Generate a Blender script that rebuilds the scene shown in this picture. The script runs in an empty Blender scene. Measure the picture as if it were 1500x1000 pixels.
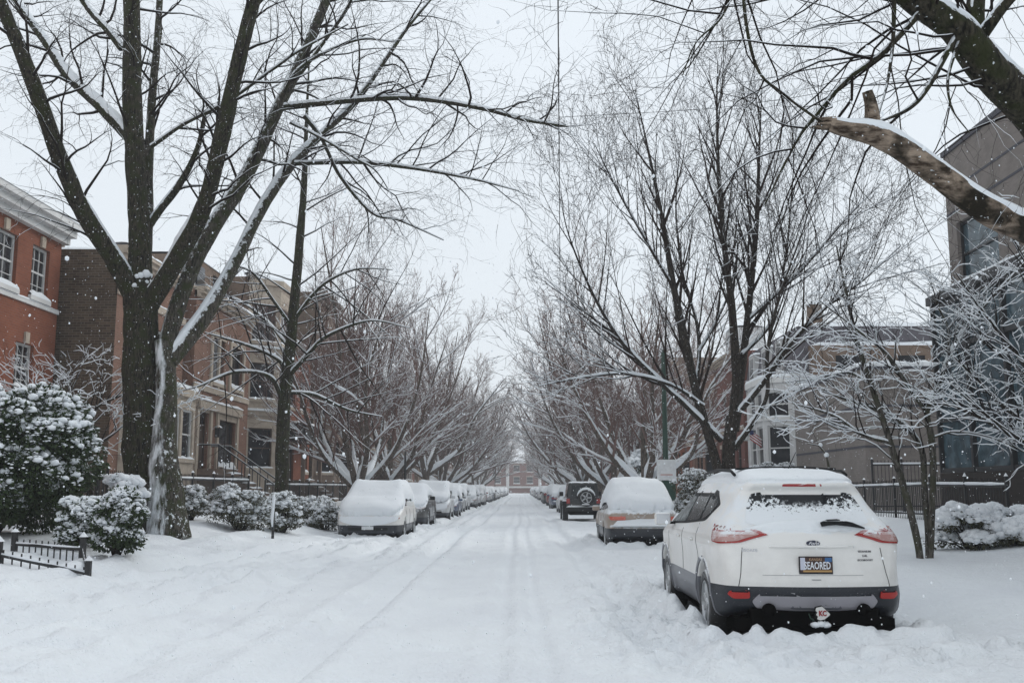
import bpy, bmesh, math, random
import numpy as np
from mathutils import Vector, Matrix
from mathutils.bvhtree import BVHTree

R = math.radians
sc = bpy.context.scene
COL = sc.collection
PI = math.pi

# ------------------------------------------------------------------ camera
CAMZ = 1.4
F = 1458.0                       # focal length in pixels of the 1500 px wide photograph
PITCH = math.atan(216 / F)
YAW = math.atan(15 / F * math.cos(PITCH))
cam = bpy.data.cameras.new('camera')
cam.lens = 35.0; cam.sensor_width = 36.0
cam.clip_start = 0.05; cam.clip_end = 3000
camo = bpy.data.objects.new('camera', cam)
camo.location = (0, 0, CAMZ)
camo.rotation_euler = (PI / 2 + PITCH, 0, YAW)
COL.objects.link(camo)
sc.camera = camo

# ------------------------------------------------------------------ world
W = bpy.data.worlds.new('World'); sc.world = W; W.use_nodes = True
nt = W.node_tree; nt.nodes.clear()
out = nt.nodes.new('ShaderNodeOutputWorld')
bg = nt.nodes.new('ShaderNodeBackground'); bg.inputs['Strength'].default_value = 0.1
sky = nt.nodes.new('ShaderNodeTexSky'); sky.sky_type = 'NISHITA'; sky.sun_disc = False
SUN_EL, SUN_AZ = R(34), R(232)
sky.sun_elevation = SUN_EL; sky.sun_rotation = SUN_AZ; sky.air_density = 1.5; sky.dust_density = 4.0
# overcast deck: a pale cloud layer over the sky, slightly uneven
tc = nt.nodes.new('ShaderNodeTexCoord')
nz = nt.nodes.new('ShaderNodeTexNoise'); nz.inputs['Scale'].default_value = 1.6; nz.inputs['Detail'].default_value = 3
nt.links.new(tc.outputs['Generated'], nz.inputs['Vector'])
mr = nt.nodes.new('ShaderNodeMapRange'); mr.inputs[1].default_value = .3; mr.inputs[2].default_value = .7
mr.inputs[3].default_value = .95; mr.inputs[4].default_value = 1.05
nt.links.new(nz.outputs[0], mr.inputs[0])
cl = nt.nodes.new('ShaderNodeCombineXYZ')
for i, v in enumerate((7.0, 7.5, 8.0)): cl.inputs[i].default_value = v
vm = nt.nodes.new('ShaderNodeVectorMath'); vm.operation = 'SCALE'
nt.links.new(cl.outputs[0], vm.inputs[0]); nt.links.new(mr.outputs[0], vm.inputs['Scale'])
mx = nt.nodes.new('ShaderNodeMix'); mx.data_type = 'RGBA'; mx.inputs[0].default_value = 0.93
nt.links.new(sky.outputs[0], mx.inputs[6]); nt.links.new(vm.outputs[0], mx.inputs[7])
nt.links.new(mx.outputs[2], bg.inputs[0]); nt.links.new(bg.outputs[0], out.inputs[0])

sl = bpy.data.lights.new('sun', 'SUN'); sl.energy = 1.0; sl.angle = R(35); sl.color = (1, .97, .92)
so = bpy.data.objects.new('sun', sl); COL.objects.link(so)
so.rotation_euler = (PI / 2 - SUN_EL, 0, PI - SUN_AZ + PI)
sc.view_settings.view_transform = 'Standard'; sc.view_settings.look = 'None'
sc.view_settings.exposure = 0.29; sc.view_settings.gamma = 1.0
sc.cycles.max_bounces = 6; sc.cycles.diffuse_bounces = 3; sc.cycles.glossy_bounces = 3
sc.cycles.volume_bounces = 1; sc.cycles.transmission_bounces = 3; sc.cycles.transparent_max_bounces = 6
try: sc.cycles.use_denoising = True
except Exception: pass
HAZE = 0.0010

# ------------------------------------------------------------------ helpers
Rm = camo.rotation_euler.to_matrix()
def at(px, py, Y):
    """world point that the photo pixel shows at distance Y down the street"""
    d = Rm @ Vector(((px - 750) / F, (500 - py) / F, -1))
    k = Y / d.y
    return Vector((d.x * k, Y, CAMZ + d.z * k))

def noise2(x, y, seed=0):
    xi = np.floor(x).astype(np.int64); yi = np.floor(y).astype(np.int64)
    xf = x - xi; yf = y - yi
    def h(a, b):
        n = (a * 374761393 + b * 668265263 + seed * 1442695041) & 0x7fffffff
        n = ((n ^ (n >> 13)) * 1274126177) & 0x7fffffff
        return ((n ^ (n >> 16)) & 0xffff) / 65535.0
    u = xf * xf * (3 - 2 * xf); v = yf * yf * (3 - 2 * yf)
    return (h(xi, yi) * (1 - u) + h(xi + 1, yi) * u) * (1 - v) + (h(xi, yi + 1) * (1 - u) + h(xi + 1, yi + 1) * u) * v
def fbm(x, y, seed=0, o=4):
    s = 0; a = .5; t = 0
    for i in range(o):
        s = s + a * noise2(x * 2 ** i, y * 2 ** i, seed + i * 17); t += a; a *= .5
    return s / t
def sst(x, a, b):
    t = np.clip((x - a) / (b - a), 0, 1); return t * t * (3 - 2 * t)

def put(o, parent=None):
    COL.objects.link(o)
    if parent is not None: o.parent = parent
    return o
def tag(o, label=None, cat=None, group=None, kind=None):
    if label: o['label'] = label
    if cat: o['category'] = cat
    if group: o['group'] = group
    if kind: o['kind'] = kind
    return o
def empty(name, loc=(0, 0, 0), rz=0, label=None, cat=None, group=None):
    o = bpy.data.objects.new(name, None); o.location = loc; o.rotation_euler = (0, 0, rz); o.empty_display_size = .3
    put(o); return tag(o, label, cat, group)
def kids(o): return [c for c in COL.objects if c.parent == o]
def copy_tree(o, parent=None):
    c = o.copy(); COL.objects.link(c); c.parent = parent
    for ch in CH.get(o.name, []) if False else kids(o): copy_tree(ch, c)
    return c
CH = {}

def mesh_np(name, V, Fq, mat, parent=None, smooth=True, tri=False):
    """one mesh object from numpy arrays of vertices and quads (or triangles)"""
    V = np.asarray(V, np.float32).reshape(-1, 3); Fq = np.asarray(Fq, np.int32)
    k = Fq.shape[1]
    me = bpy.data.meshes.new(name)
    me.vertices.add(len(V)); me.vertices.foreach_set('co', V.ravel())
    me.loops.add(Fq.size); me.loops.foreach_set('vertex_index', Fq.ravel())
    me.polygons.add(len(Fq)); me.polygons.foreach_set('loop_start', np.arange(0, Fq.size, k, dtype=np.int32))
    me.polygons.foreach_set('loop_total', np.full(len(Fq), k, np.int32))
    me.polygons.foreach_set('use_smooth', np.full(len(Fq), smooth))
    me.update(calc_edges=True); me.validate()
    if mat: me.materials.append(mat)
    return put(bpy.data.objects.new(name, me), parent)

class MB:
    def __init__(s): s.v = []; s.f = []
    def add(s, vs, fs):
        o = len(s.v); s.v += [tuple(v) for v in vs]; s.f += [tuple(i + o for i in f) for f in fs]; return s
    def box(s, x0, x1, y0, y1, z0, z1):
        return s.add([(x0, y0, z0), (x1, y0, z0), (x1, y1, z0), (x0, y1, z0), (x0, y0, z1), (x1, y0, z1), (x1, y1, z1), (x0, y1, z1)],
                     [(0, 3, 2, 1), (4, 5, 6, 7), (0, 1, 5, 4), (1, 2, 6, 5), (2, 3, 7, 6), (3, 0, 4, 7)])
    def mbox(s, M, sx, sy, sz):
        vs = [M @ Vector((a * sx / 2, b * sy / 2, c * sz / 2)) for c in (-1, 1) for a, b in ((-1, -1), (1, -1), (1, 1), (-1, 1))]
        return s.add(vs, [(0, 3, 2, 1), (4, 5, 6, 7), (0, 1, 5, 4), (1, 2, 6, 5), (2, 3, 7, 6), (3, 0, 4, 7)])
    def bar(s, a, b, w, h=None):
        a = Vector(a); b = Vector(b); h = h or w; d = b - a; L = d.length
        if L < 1e-6: return s
        q = d.to_track_quat('Y', 'Z').to_matrix().to_4x4(); q.translation = (a + b) / 2
        return s.mbox(q, w, L, h)
    def tube(s, pts, rad, n=8, cap=True):
        pts = [Vector(p) for p in pts]; m = len(pts)
        if not hasattr(rad, '__len__'): rad = [rad] * m
        t0 = (pts[-1] - pts[0]).normalized(); ref = Vector((0, 0, 1)) if abs(t0.z) < .8 else Vector((1, 0, 0))
        vs = []
        for i, p in enumerate(pts):
            t = (pts[min(i + 1, m - 1)] - pts[max(i - 1, 0)]).normalized()
            a = t.cross(ref).normalized(); b = a.cross(t)
            for k in range(n):
                w = 2 * PI * k / n; vs.append(p + (a * math.cos(w) + b * math.sin(w)) * rad[i])
        fs = [(i * n + k, i * n + (k + 1) % n, (i + 1) * n + (k + 1) % n, (i + 1) * n + k) for i in range(m - 1) for k in range(n)]
        if cap: fs += [tuple(range(n))[::-1], tuple((m - 1) * n + k for k in range(n))]
        return s.add(vs, fs)
    def lathe(s, prof, M=Matrix(), n=32):
        """prof: (radius, height) about local Z"""
        m = len(prof)
        vs = [M @ Vector((r * math.cos(2 * PI * k / n), r * math.sin(2 * PI * k / n), z)) for r, z in prof for k in range(n)]
        fs = [(i * n + k, i * n + (k + 1) % n, (i + 1) * n + (k + 1) % n, (i + 1) * n + k) for i in range(m - 1) for k in range(n)]
        fs += [tuple(range(n))[::-1], tuple((m - 1) * n + k for k in range(n))]
        return s.add(vs, fs)
    def slab(s, x0, x1, y0, y1, z, t, seed=0, sag=.3):
        """a snow pillow: rounded thick sheet on a flat top"""
        nx = max(2, min(24, int((x1 - x0) / .15) + 2)); ny = max(2, min(60, int((y1 - y0) / .15) + 2))
        vs = []; 
        for j in range(ny + 1):
            for i in range(nx + 1):
                u = i / nx; v = j / ny
                e = min(1, min(u, 1 - u) * (x1 - x0) / max(t * .9, .01) + .0) ; e2 = min(1, min(v, 1 - v) * (y1 - y0) / max(t * .9, .01))
                k = math.sqrt(max(0, 1 - (1 - e) ** 2)) * math.sqrt(max(0, 1 - (1 - e2) ** 2))
                x = x0 + u * (x1 - x0); y = y0 + v * (y1 - y0)
                w = float(fbm(np.array(x * 1.3 + seed), np.array(y * 1.3 - seed), 5, 2))
                vs.append((x, y, z + t * k * (.65 + .7 * w)))
        fs = [(j * (nx + 1) + i, j * (nx + 1) + i + 1, (j + 1) * (nx + 1) + i + 1, (j + 1) * (nx + 1) + i) for j in range(ny) for i in range(nx)]
        return s.add(vs, fs)
    def build(s, name, mat, parent=None, smooth=False, bevel=0):
        me = bpy.data.meshes.new(name); me.from_pydata(s.v, [], s.f); me.update()
        if smooth:
            for p in me.polygons: p.use_smooth = True
        if mat: me.materials.append(mat)
        o = put(bpy.data.objects.new(name, me), parent)
        if bevel:
            b = o.modifiers.new('b', 'BEVEL'); b.width = bevel; b.segments = 2; b.limit_method = 'ANGLE'
        return o

# ------------------------------------------------------------------ materials
def mat(name, col=(.5, .5, .5), rough=.6, metal=0, spec=.5):
    m = bpy.data.materials.new(name); m.use_nodes = True
    b = m.node_tree.nodes['Principled BSDF']
    b.inputs['Base Color'].default_value = (*col, 1); b.inputs['Roughness'].default_value = rough
    b.inputs['Metallic'].default_value = metal; b.inputs['Specular IOR Level'].default_value = spec
    return m
class NT:
    def __init__(s, m): s.t = m.node_tree; s.b = s.t.nodes['Principled BSDF']
    def n(s, ty, **kw):
        nd = s.t.nodes.new('ShaderNode' + ty)
        for k, v in kw.items():
            if k in nd.inputs: nd.inputs[k].default_value = v
            else: setattr(nd, k, v)
        return nd
    def l(s, a, b): s.t.links.new(a, b)
    def pos(s): return s.n('NewGeometry').outputs['Position']
    def obj(s): return s.n('TexCoord').outputs['Object']
    def noise(s, vec, scale, detail=3, rough=.5):
        nd = s.n('TexNoise'); nd.inputs['Scale'].default_value = scale; nd.inputs['Detail'].default_value = detail; nd.inputs['Roughness'].default_value = rough
        s.l(vec, nd.inputs['Vector']); return nd.outputs[0]
    def ramp(s, fac, a, b, c0=0., c1=1.):
        nd = s.n('MapRange'); nd.clamp = True
        for i, v in enumerate((a, b, c0, c1)): nd.inputs[i + 1].default_value = v
        s.l(fac, nd.inputs[0]); return nd.outputs[0]
    def mix(s, fac, a, b):
        nd = s.n('Mix'); nd.data_type = 'RGBA'
        for sock, v in ((nd.inputs[0], fac), (nd.inputs[6], a), (nd.inputs[7], b)):
            if isinstance(v, tuple): sock.default_value = (*v, 1) if len(v) == 3 else v
            elif isinstance(v, (int, float)): sock.default_value = v
            else: s.l(v, sock)
        return nd.outputs[2]
    def math(s, op, a, b=0.):
        nd = s.n('Math'); nd.operation = op
        for i, v in enumerate((a, b)):
            if isinstance(v, (int, float)): nd.inputs[i].default_value = v
            else: s.l(v, nd.inputs[i])
        return nd.outputs[0]
    def bump(s, h, dist=.01, strength=1.):
        nd = s.n('Bump'); nd.inputs['Distance'].default_value = dist; nd.inputs['Strength'].default_value = strength
        s.l(h, nd.inputs['Height']); s.l(nd.outputs[0], s.b.inputs['Normal'])
    def col(s, c): s.l(c, s.b.inputs['Base Color'])
    def nz(s):
        sp = s.n('SeparateXYZ'); s.l(s.n('NewGeometry').outputs['Normal'], sp.inputs[0]); return sp.outputs[2]

SNOWC = (.80, .835, .865)
def m_snow(name, bumps=((9, .02), (60, .006))):
    m = mat(name, SNOWC, .75, spec=.25); n = NT(m); p = n.pos()
    a = n.noise(p, bumps[0][0], 4); b = n.noise(p, bumps[1][0], 3)
    h = n.math('ADD', n.math('MULTIPLY', a, bumps[0][1]), n.math('MULTIPLY', b, bumps[1][1]))
    n.bump(h, 1.0); n.col(n.mix(n.ramp(n.noise(p, .7, 4), .3, .7), (.77, .80, .835), (.83, .865, .89)))
    return m
M = {}
M['snow'] = m_snow('snow')
M['snow_soft'] = m_snow('snow_soft', ((3, .02), (35, .004)))
M['snow_ground'] = m_snow('snow_ground', ((6, .035), (30, .022)))

def m_bark(name, c0, c1, moss=None, stuck=.35, scale=1.0, wind=None, st=(1, 1, .22)):
    """bark with furrows running up the stem, and snow blown into its upper flanks"""
    m = mat(name, c0, .9, spec=.2); n = NT(m); p = n.pos()
    mp = n.n('Mapping'); mp.inputs['Scale'].default_value = st; n.l(p, mp.inputs[0])
    a = n.noise(mp.outputs[0], 28 * scale, 5, .6); b = n.noise(p, 5, 4)
    c = n.mix(n.ramp(a, .38, .60), tuple(v * .5 for v in c0), tuple(v * 1.1 for v in c1))
    if moss: c = n.mix(n.ramp(b, .45, .62), c, moss)
    sn = n.ramp(n.math('ADD', n.nz(), n.math('MULTIPLY', n.noise(p, 11, 5, .65), 1.1)), 1.06 - stuck * .4, 1.14 - stuck * .4)
    fl = n.ramp(n.noise(p, 30, 2), .69, .74)
    sn = n.math('MAXIMUM', sn, fl)
    if wind:   # snow driven against one flank of the stem
        dt = n.n('VectorMath'); dt.operation = 'DOT_PRODUCT'; n.l(n.n('NewGeometry').outputs['Normal'], dt.inputs[0]); dt.inputs[1].default_value = wind
        sn = n.math('MAXIMUM', sn, n.ramp(n.math('ADD', dt.outputs['Value'], n.math('MULTIPLY', n.noise(mp.outputs[0], 9, 5, .65), 1.1)), 1.36, 1.60))
    n.col(n.mix(sn, c, SNOWC)); n.bump(a, .055 / scale)
    return m
M['bark_dark'] = m_bark('bark_dark', (.014, .013, .009), (.055, .048, .034), (.032, .036, .014), .22)
M['bark_grey'] = m_bark('bark_grey', (.04, .036, .03), (.12, .11, .095), (.06, .06, .04), .55)
M['bark_wet'] = m_bark('bark_wet', (.018, .014, .012), (.055, .045, .036), None, .3, 1.5)
M['bark_row'] = m_bark('bark_row', (.07, .055, .046), (.15, .12, .10), None, .5)
M['bark_bare'] = m_bark('bark_bare', (.115, .078, .055), (.33, .26, .2), (.02, .016, .01), .0, .8, None, (.3, 1, .8))
M['bark_wind'] = m_bark('bark_wind', (.03, .028, .022), (.09, .08, .065), (.04, .045, .02), .5, 1, (-.25, -.93, .25))
M['bark_wind2'] = m_bark('bark_wind2', (.03, .028, .022), (.09, .08, .065), (.04, .045, .02), .5, 1, (-.62, -.5, .35))
M['twig'] = mat('twig', (.017, .013, .011), .9, spec=.1)
M['twig_mid'] = mat('twig_mid', (.028, .019, .016), .9, spec=.1)
M['twig_red'] = mat('twig_red', (.17, .112, .10), .9, spec=.1)
M['twig_grey'] = mat('twig_grey', (.16, .125, .115), .9, spec=.1)

def m_brick(name, c1, c2, mortar, bs=1.0, dark=None, rough=.85):
    m = mat(name, c1, rough, spec=.25); n = NT(m); p = n.pos()
    s = n.n('SeparateXYZ'); n.l(p, s.inputs[0]); c = n.n('CombineXYZ')
    n.l(n.math('ADD', s.outputs[0], s.outputs[1]), c.inputs[0]); n.l(s.outputs[2], c.inputs[1])
    br = n.n('TexBrick'); n.l(c.outputs[0], br.inputs['Vector'])
    br.inputs['Scale'].default_value = 1.0; br.inputs['Brick Width'].default_value = .215 * bs; br.inputs['Row Height'].default_value = .075 * bs
    br.inputs['Mortar Size'].default_value = .006 * bs; br.inputs['Mortar Smooth'].default_value = .2; br.inputs['Bias'].default_value = -.2
    br.inputs['Color1'].default_value = (*c1, 1); br.inputs['Color2'].default_value = (*c2, 1); br.inputs['Mortar'].default_value = (*mortar, 1)
    col = br.outputs[0]
    st = n.ramp(n.noise(p, 1.3, 5, .6), .38, .68)
    col = n.mix(st, col, n.mix(.4, col, dark or tuple(x * .5 for x in c1)))
    n.col(col); n.bump(br.outputs[1], -.004); return m
M['brick_orange'] = m_brick('brick_orange', (.26, .085, .045), (.21, .068, .038), (.23, .14, .11))
M['brick_dark'] = m_brick('brick_dark', (.085, .06, .042), (.15, .105, .07), (.20, .17, .135), 1.15)
M['brick_red'] = m_brick('brick_red', (.25, .135, .095), (.205, .11, .078), (.25, .19, .155))
M['brick_deep'] = m_brick('brick_deep', (.20, .062, .042), (.15, .05, .038), (.15, .1, .085))
M['brick_brown'] = m_brick('brick_brown', (.215, .15, .11), (.17, .12, .088), (.15, .12, .10))
M['brick_tan'] = m_brick('brick_tan', (.27, .21, .165), (.235, .18, .14), (.25, .2, .17))
M['brick_taupe'] = m_brick('brick_taupe', (.25, .222, .205), (.215, .19, .175), (.235, .21, .195))
M['brick_black'] = m_brick('brick_black', (.035, .027, .024), (.028, .022, .02), (.03, .025, .022))
def m_stone(name, c, c2, sc_=2.5, r=.85):
    m = mat(name, c, r, spec=.3); n = NT(m); p = n.pos()
    n.col(n.mix(n.ramp(n.noise(p, sc_, 6, .65), .35, .68), c, c2)); n.bump(n.noise(p, 25, 4), .004); return m
M['limestone'] = m_stone('limestone', (.50, .43, .35), (.36, .30, .245))
M['brownstone'] = m_stone('brownstone', (.22, .165, .13), (.14, .105, .085))
M['greystone'] = m_stone('greystone', (.30, .27, .24), (.19, .17, .15))
M['white_trim'] = m_stone('white_trim', (.72, .72, .71), (.58, .58, .57), 1.2, .6)
M['white_side'] = m_stone('white_side', (.62, .62, .62), (.5, .5, .5), 1.2, .7)
M['slate'] = m_stone('slate', (.12, .11, .125), (.08, .075, .085), 6)
M['band'] = mat('band', (.06, .06, .075), .7)
def m_glass(name, c, r=.06, streak=True):
    m = mat(name, c, r, spec=.32); n = NT(m)
    if streak:
        p = n.pos(); n.col(n.mix(n.ramp(n.noise(p, 2.2, 4), .42, .6), c, tuple(x * 1.8 + .004 for x in c)))
    return m
M['glass'] = m_glass('glass', (.012, .013, .016))
M['glass_blue'] = m_glass('glass_blue', (.04, .065, .08), .04)
M['curtain'] = mat('curtain', (.35, .34, .32), .9)
M['iron'] = mat('iron', (.012, .012, .013), .5)
M['wood_dark'] = mat('wood_dark', (.05, .028, .018), .6)
M['wood_white'] = mat('wood_white', (.6, .6, .59), .55)
M['black_frame'] = mat('black_frame', (.012, .012, .014), .45)
M['green_paint'] = mat('green_paint', (.012, .045, .03), .45)
M['sign_white'] = m_stone('sign_white', (.74, .76, .77), (.62, .63, .64), 9, .5)
M['sign_faded'] = mat('sign_faded', (.55, .36, .35), .6)
M['sign_red'] = mat('sign_red', (.45, .05, .05), .5)
M['asphalt'] = mat('asphalt', (.022, .022, .024), .7); _n = NT(M['asphalt']); _n.bump(_n.noise(_n.pos(), 90, 3), .005)
def m_foliage(name, a, b):
    m = mat(name, a, .7, spec=.25); n = NT(m); n.col(n.mix(n.ramp(n.noise(n.pos(), 14, 3), .35, .65), a, b)); return m
M['yew'] = m_foliage('yew', (.014, .026, .01), (.05, .075, .028))
M['shrub'] = m_foliage('shrub', (.04, .045, .022), (.10, .095, .055))
def m_paint(name, c, dust=.25, rough=.3):
    """car paint under wind-blown powder snow and road film"""
    m = mat(name, c, rough, spec=.5); m.node_tree.nodes['Principled BSDF'].inputs['Coat Weight'].default_value = .35
    n = NT(m); p = n.obj()
    f = n.ramp(n.math('ADD', n.math('MULTIPLY', n.nz(), .8), n.noise(p, 7, 5, .65)), .98 - dust, 1.25 - dust)
    sp = n.ramp(n.noise(p, 70, 3, .7), .66, .74)
    f = n.math('MAXIMUM', f, n.math('MULTIPLY', sp, .8 if dust > .2 else .4))
    if name.startswith('paint'):   # road film thickening towards the sills
        s = n.n('SeparateXYZ'); n.l(p, s.inputs[0])
        g = n.ramp(n.math('ADD', n.math('MULTIPLY', n.noise(p, 5, 5, .7), .9), n.math('MULTIPLY', s.outputs[2], -1)), -.55, .1, 0, .32)
        c = n.mix(g, c, (.30, .285, .26))
    n.col(n.mix(f, c, SNOWC))
    rr = n.n('Mix'); n.l(f, rr.inputs[0]); rr.inputs[2].default_value = rough; rr.inputs[3].default_value = .8; n.l(rr.outputs[0], n.b.inputs['Roughness'])
    return m
M['paint_white'] = m_paint('paint_white', (.82, .81, .785), .16, .36)
M['paint_beige'] = m_paint('paint_beige', (.36, .29, .235), .34, .4)
M['paint_black'] = m_paint('paint_black', (.012, .013, .015), .12, .3)
M['paint_grey'] = m_paint('paint_grey', (.2, .21, .22), .5)
M['paint_blue'] = m_paint('paint_blue', (.02, .05, .13), .3)
M['paint_silver'] = m_paint('paint_silver', (.52, .53, .54), .5)
M['paint_red'] = m_paint('paint_red', (.2, .02, .018), .3)
M['clad'] = m_paint('clad', (.011, .014, .021), .02, .6)
M['clad_grey'] = m_paint('clad_grey', (.15, .155, .175), .05, .6)
M['skid'] = m_paint('skid', (.33, .32, .35), -.05, .5)
M['tyre'] = m_paint('tyre', (.014, .014, .015), .25, .85)
M['rim'] = m_paint('rim', (.34, .35, .36), .5, .4)
M['rim'].node_tree.nodes['Principled BSDF'].inputs['Coat Weight'].default_value = 0
M['black_plastic'] = mat('black_plastic', (.008, .008, .009), .5, spec=.25)
M['underbody'] = mat('underbody', (.0035, .003, .003), 1, spec=0)
M['chrome'] = mat('chrome', (.6, .6, .62), .2, 1)
M['lamp_red'] = m_paint('lamp_red', (.34, .022, .018), .10, .25)
M['reflex'] = mat('reflex', (.42, .02, .015), .3)
M['lamp_coral'] = m_paint('lamp_coral', (.55, .12, .08), .3, .3)
M['lamp_clear'] = m_paint('lamp_clear', (.45, .27, .25), .24, .25)
M['car_glass'] = m_glass('car_glass', (.012, .015, .017), .05)
def m_snowglass(name, lo, hi, top=True):
    """rear window with snow stuck to it: bare in a ragged band under the spoiler"""
    m = mat(name, (.01, .012, .015), .08, spec=.3); n = NT(m); p = n.obj()
    s = n.n('SeparateXYZ'); n.l(p, s.inputs[0])
    ns = n.noise(p, 30, 4, .7); big = n.noise(p, 4, 3)
    t_ = n.ramp(s.outputs[2], hi - .27, hi - .05, .26, .59); f_s = n.ramp(n.math('SUBTRACT', ns, t_), -.03, .03)
    ax = n.math('ADD', n.math('ABSOLUTE', n.math('SUBTRACT', s.outputs[0], .02)), n.math('MULTIPLY', n.noise(p, 14, 4, .7), .12))
    # arched lower limit of the wiped patch in the middle, speckled wings to the sides
    lim = n.math('ADD', n.ramp(ax, .24, .44, hi - .20, hi + .0), n.math('MULTIPLY', n.noise(p, 26, 5, .75), .16))
    f1 = n.ramp(n.math('SUBTRACT', lim, s.outputs[2]), -.03, .03)
    wing = n.ramp(n.math('SUBTRACT', n.math('MULTIPLY', ns, 1.0), n.math('MULTIPLY', n.math('SUBTRACT', s.outputs[2], lo), 1.0)), .28, .40)
    sp = n.ramp(ns, .33, .47)
    zz = n.ramp(s.outputs[2], hi - .22, hi - .06)
    spk = n.mix(zz, (1, 1, 1), sp)
    f = n.math('MULTIPLY', f1, f_s)
    n.col(n.mix(f, (.01, .012, .015), SNOWC)); n.l(n.ramp(f, 0, 1, .08, .8), n.b.inputs['Roughness'])
    return m
M['rear_glass'] = m_snowglass('rear_glass', 1.15, 1.49)
m_ = mat('side_glass', (.012, .016, .018), .08, spec=.2); n_ = NT(m_)
n_.col(n_.mix(n_.ramp(n_.noise(n_.obj(), 24, 5, .7), .60, .68), (.012, .016, .018), SNOWC)); M['side_glass'] = m_
m_ = mat('side_glass_frost', (.1, .14, .15), .3, spec=.6); n_ = NT(m_)
n_.col(n_.mix(n_.ramp(n_.noise(n_.obj(), 11, 6, .75), .47, .70), (.02, .035, .04), (.6, .65, .67))); M['side_glass_frost'] = m_
# ------------------------------------------------------------------ ground
CARS_FOOT = []     # (x centre, y rear, y front, half width) filled before the ground is made
KL, KR = -5.5, 4.4
def height(x, y):
    x = np.asarray(x, float); y = np.asarray(y, float)
    l = sst(-x, -KL - .5, -KL + 1.6) * .32 + sst(-x, 6.9, 8.4) * .20 + sst(-x, 8.4, 10.5) * .12 + sst(-x, 3.4, 5.4) * .05
    r = sst(x, KR - .3, KR + 1.5) * .24 + sst(x, 6.8, 11.0) * .38
    z = l + r
    z = z + (fbm(x * .35, y * .22, 3, 3) - .5) * .16
    road = 1 - sst(np.abs(x + .4), 4.2, 6.0)
    near = 1.0 / (1 + (y / 26.) ** 2)
    wob = (fbm(y * .06 + 9, y * 0 + 2, 8, 2) - .5) * .5
    for cx, dep, wd in ((-2.05, .12, .20), (-.38, .03, .09), (.02, .032, .09), (1.1, .07, .20), (-3.45, .08, .22)):
        d = np.abs(x - cx - wob - (-.035 * (y - 8) if cx < -3 else 0) * (y < 20))
        z = z - dep * road * np.exp(-(d / wd) ** 4) * (.8 + .4 * noise2(x * 8, y * 10, 91)) + dep * .55 * road * np.exp(-((d - wd * 2.1) / (wd * .8)) ** 2)
    # churned left lane: old tracks swinging to the kerb
    ch = sst(-x, 2.3, 3.6) * (1 - sst(-x, 6.5, 8.5)) * near
    tr = np.sin((x + .045 * (y - 18) ** 1 * 1.0) * 5.2 + fbm(x * .8, y * .3, 4, 3) * 5)
    for off in (0., -1.45):
        c0 = -5.1 + .113 * (y - 9.8) + off + (fbm(y * .25, y * 0 + off, 61, 2) - .5) * .3; d = np.abs(x - c0); m = sst(y, 4, 7) * (1 - sst(y, 24, 30))
        z = z - m * .10 * np.exp(-(d / .16) ** 2) + m * .06 * np.exp(-((d - .33) / .13) ** 2) * (.6 + .8 * fbm(x * 3, y * 2, 63, 2))
    z = z + ch * (tr * .04 + (fbm(x * 3.2, y * 1.6, 11, 4) - .5) * .24)
    # kicked-up lumps round the near car
    k = np.exp(-((x - 1.3) / .75) ** 2) * sst(y, 7.5, 9.2) * (1 - sst(y, 14, 18)) + np.exp(-((y - 8.85) / .75) ** 2) * sst(x, 1.2, 2.0) * (1 - sst(x, 4.2, 5.0))
    k = np.clip(k, 0, 1)
    c = fbm(x * 5.5, y * 5.5, 21, 3); c2 = np.abs(fbm(x * 3.0, y * 3.0, 23, 3) - .5) * 2
    z = z + k * (sst(c, .42, .66) * .10 + c2 * .07 - .01)
    # general surface lumps, footsteps
    amp = .5 + .5 * sst(fbm(x * .4, y * .3, 31, 3), .4, .6)
    z = z + (fbm(x * 4.5, y * 3.5, 33, 3) - .5) * .05 * amp * road + (fbm(x * 14, y * 12, 35, 2) - .5) * .020
    f = sst(noise2(x * 2.6, y * 1.7, 41), .70, .86) * (fbm(x * .5, y * .4, 43, 2) > .47)
    z = z - f * .045 * near * (x < 1.2) * (x > -7)
    # clods thrown up beside the tracks
    zone = np.clip(sst(-x, 1.2, 2.4) * (1 - sst(-x, 7.0, 8.0)) + .9 * np.exp(-((x - 1.7) / .8) ** 2) + .25 * road, 0, 1) * (1 - sst(y, 26, 45))
    n1 = noise2(x * 9.0 + .7 * noise2(x * 3, y * 3, 81), y * 8.0, 83); n2 = noise2(x * 17, y * 15, 85); patch = sst(fbm(x * .7, y * .45, 87, 3), .46, .62)
    z = z + zone * patch * (sst(n1, .58, .85) * .050 + sst(n2, .55, .85) * .022 - sst(1 - n1, .6, .9) * .03)
    # no snow under the parked cars
    z = np.maximum(z, -.085)
    for cx, y0, y1, hw in CARS_FOOT:
        wv = (fbm(x * 2.3, y * 2.3, 51, 2) - .5) * .35
        dx = np.abs(x - cx) - hw + wv * .5; dy = np.maximum(y0 - y, y - y1) + wv
        d = np.maximum(dx, dy)
        z = np.where(d < .5, z * sst(d, -.1, .5) + (1 - sst(d, -.1, .5)) * .0, z)
        z = z + np.exp(-((d - .18) / .14) ** 2) * (.05 + .11 * sst(fbm(x * 4.5, y * 4.5, 71, 3), .35, .65)) * (d > -.1) - (1 - sst(d, -.14, .05)) * .34
    return z
def gz(x, y): return float(height(np.array([x]), np.array([y]))[0])

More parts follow.
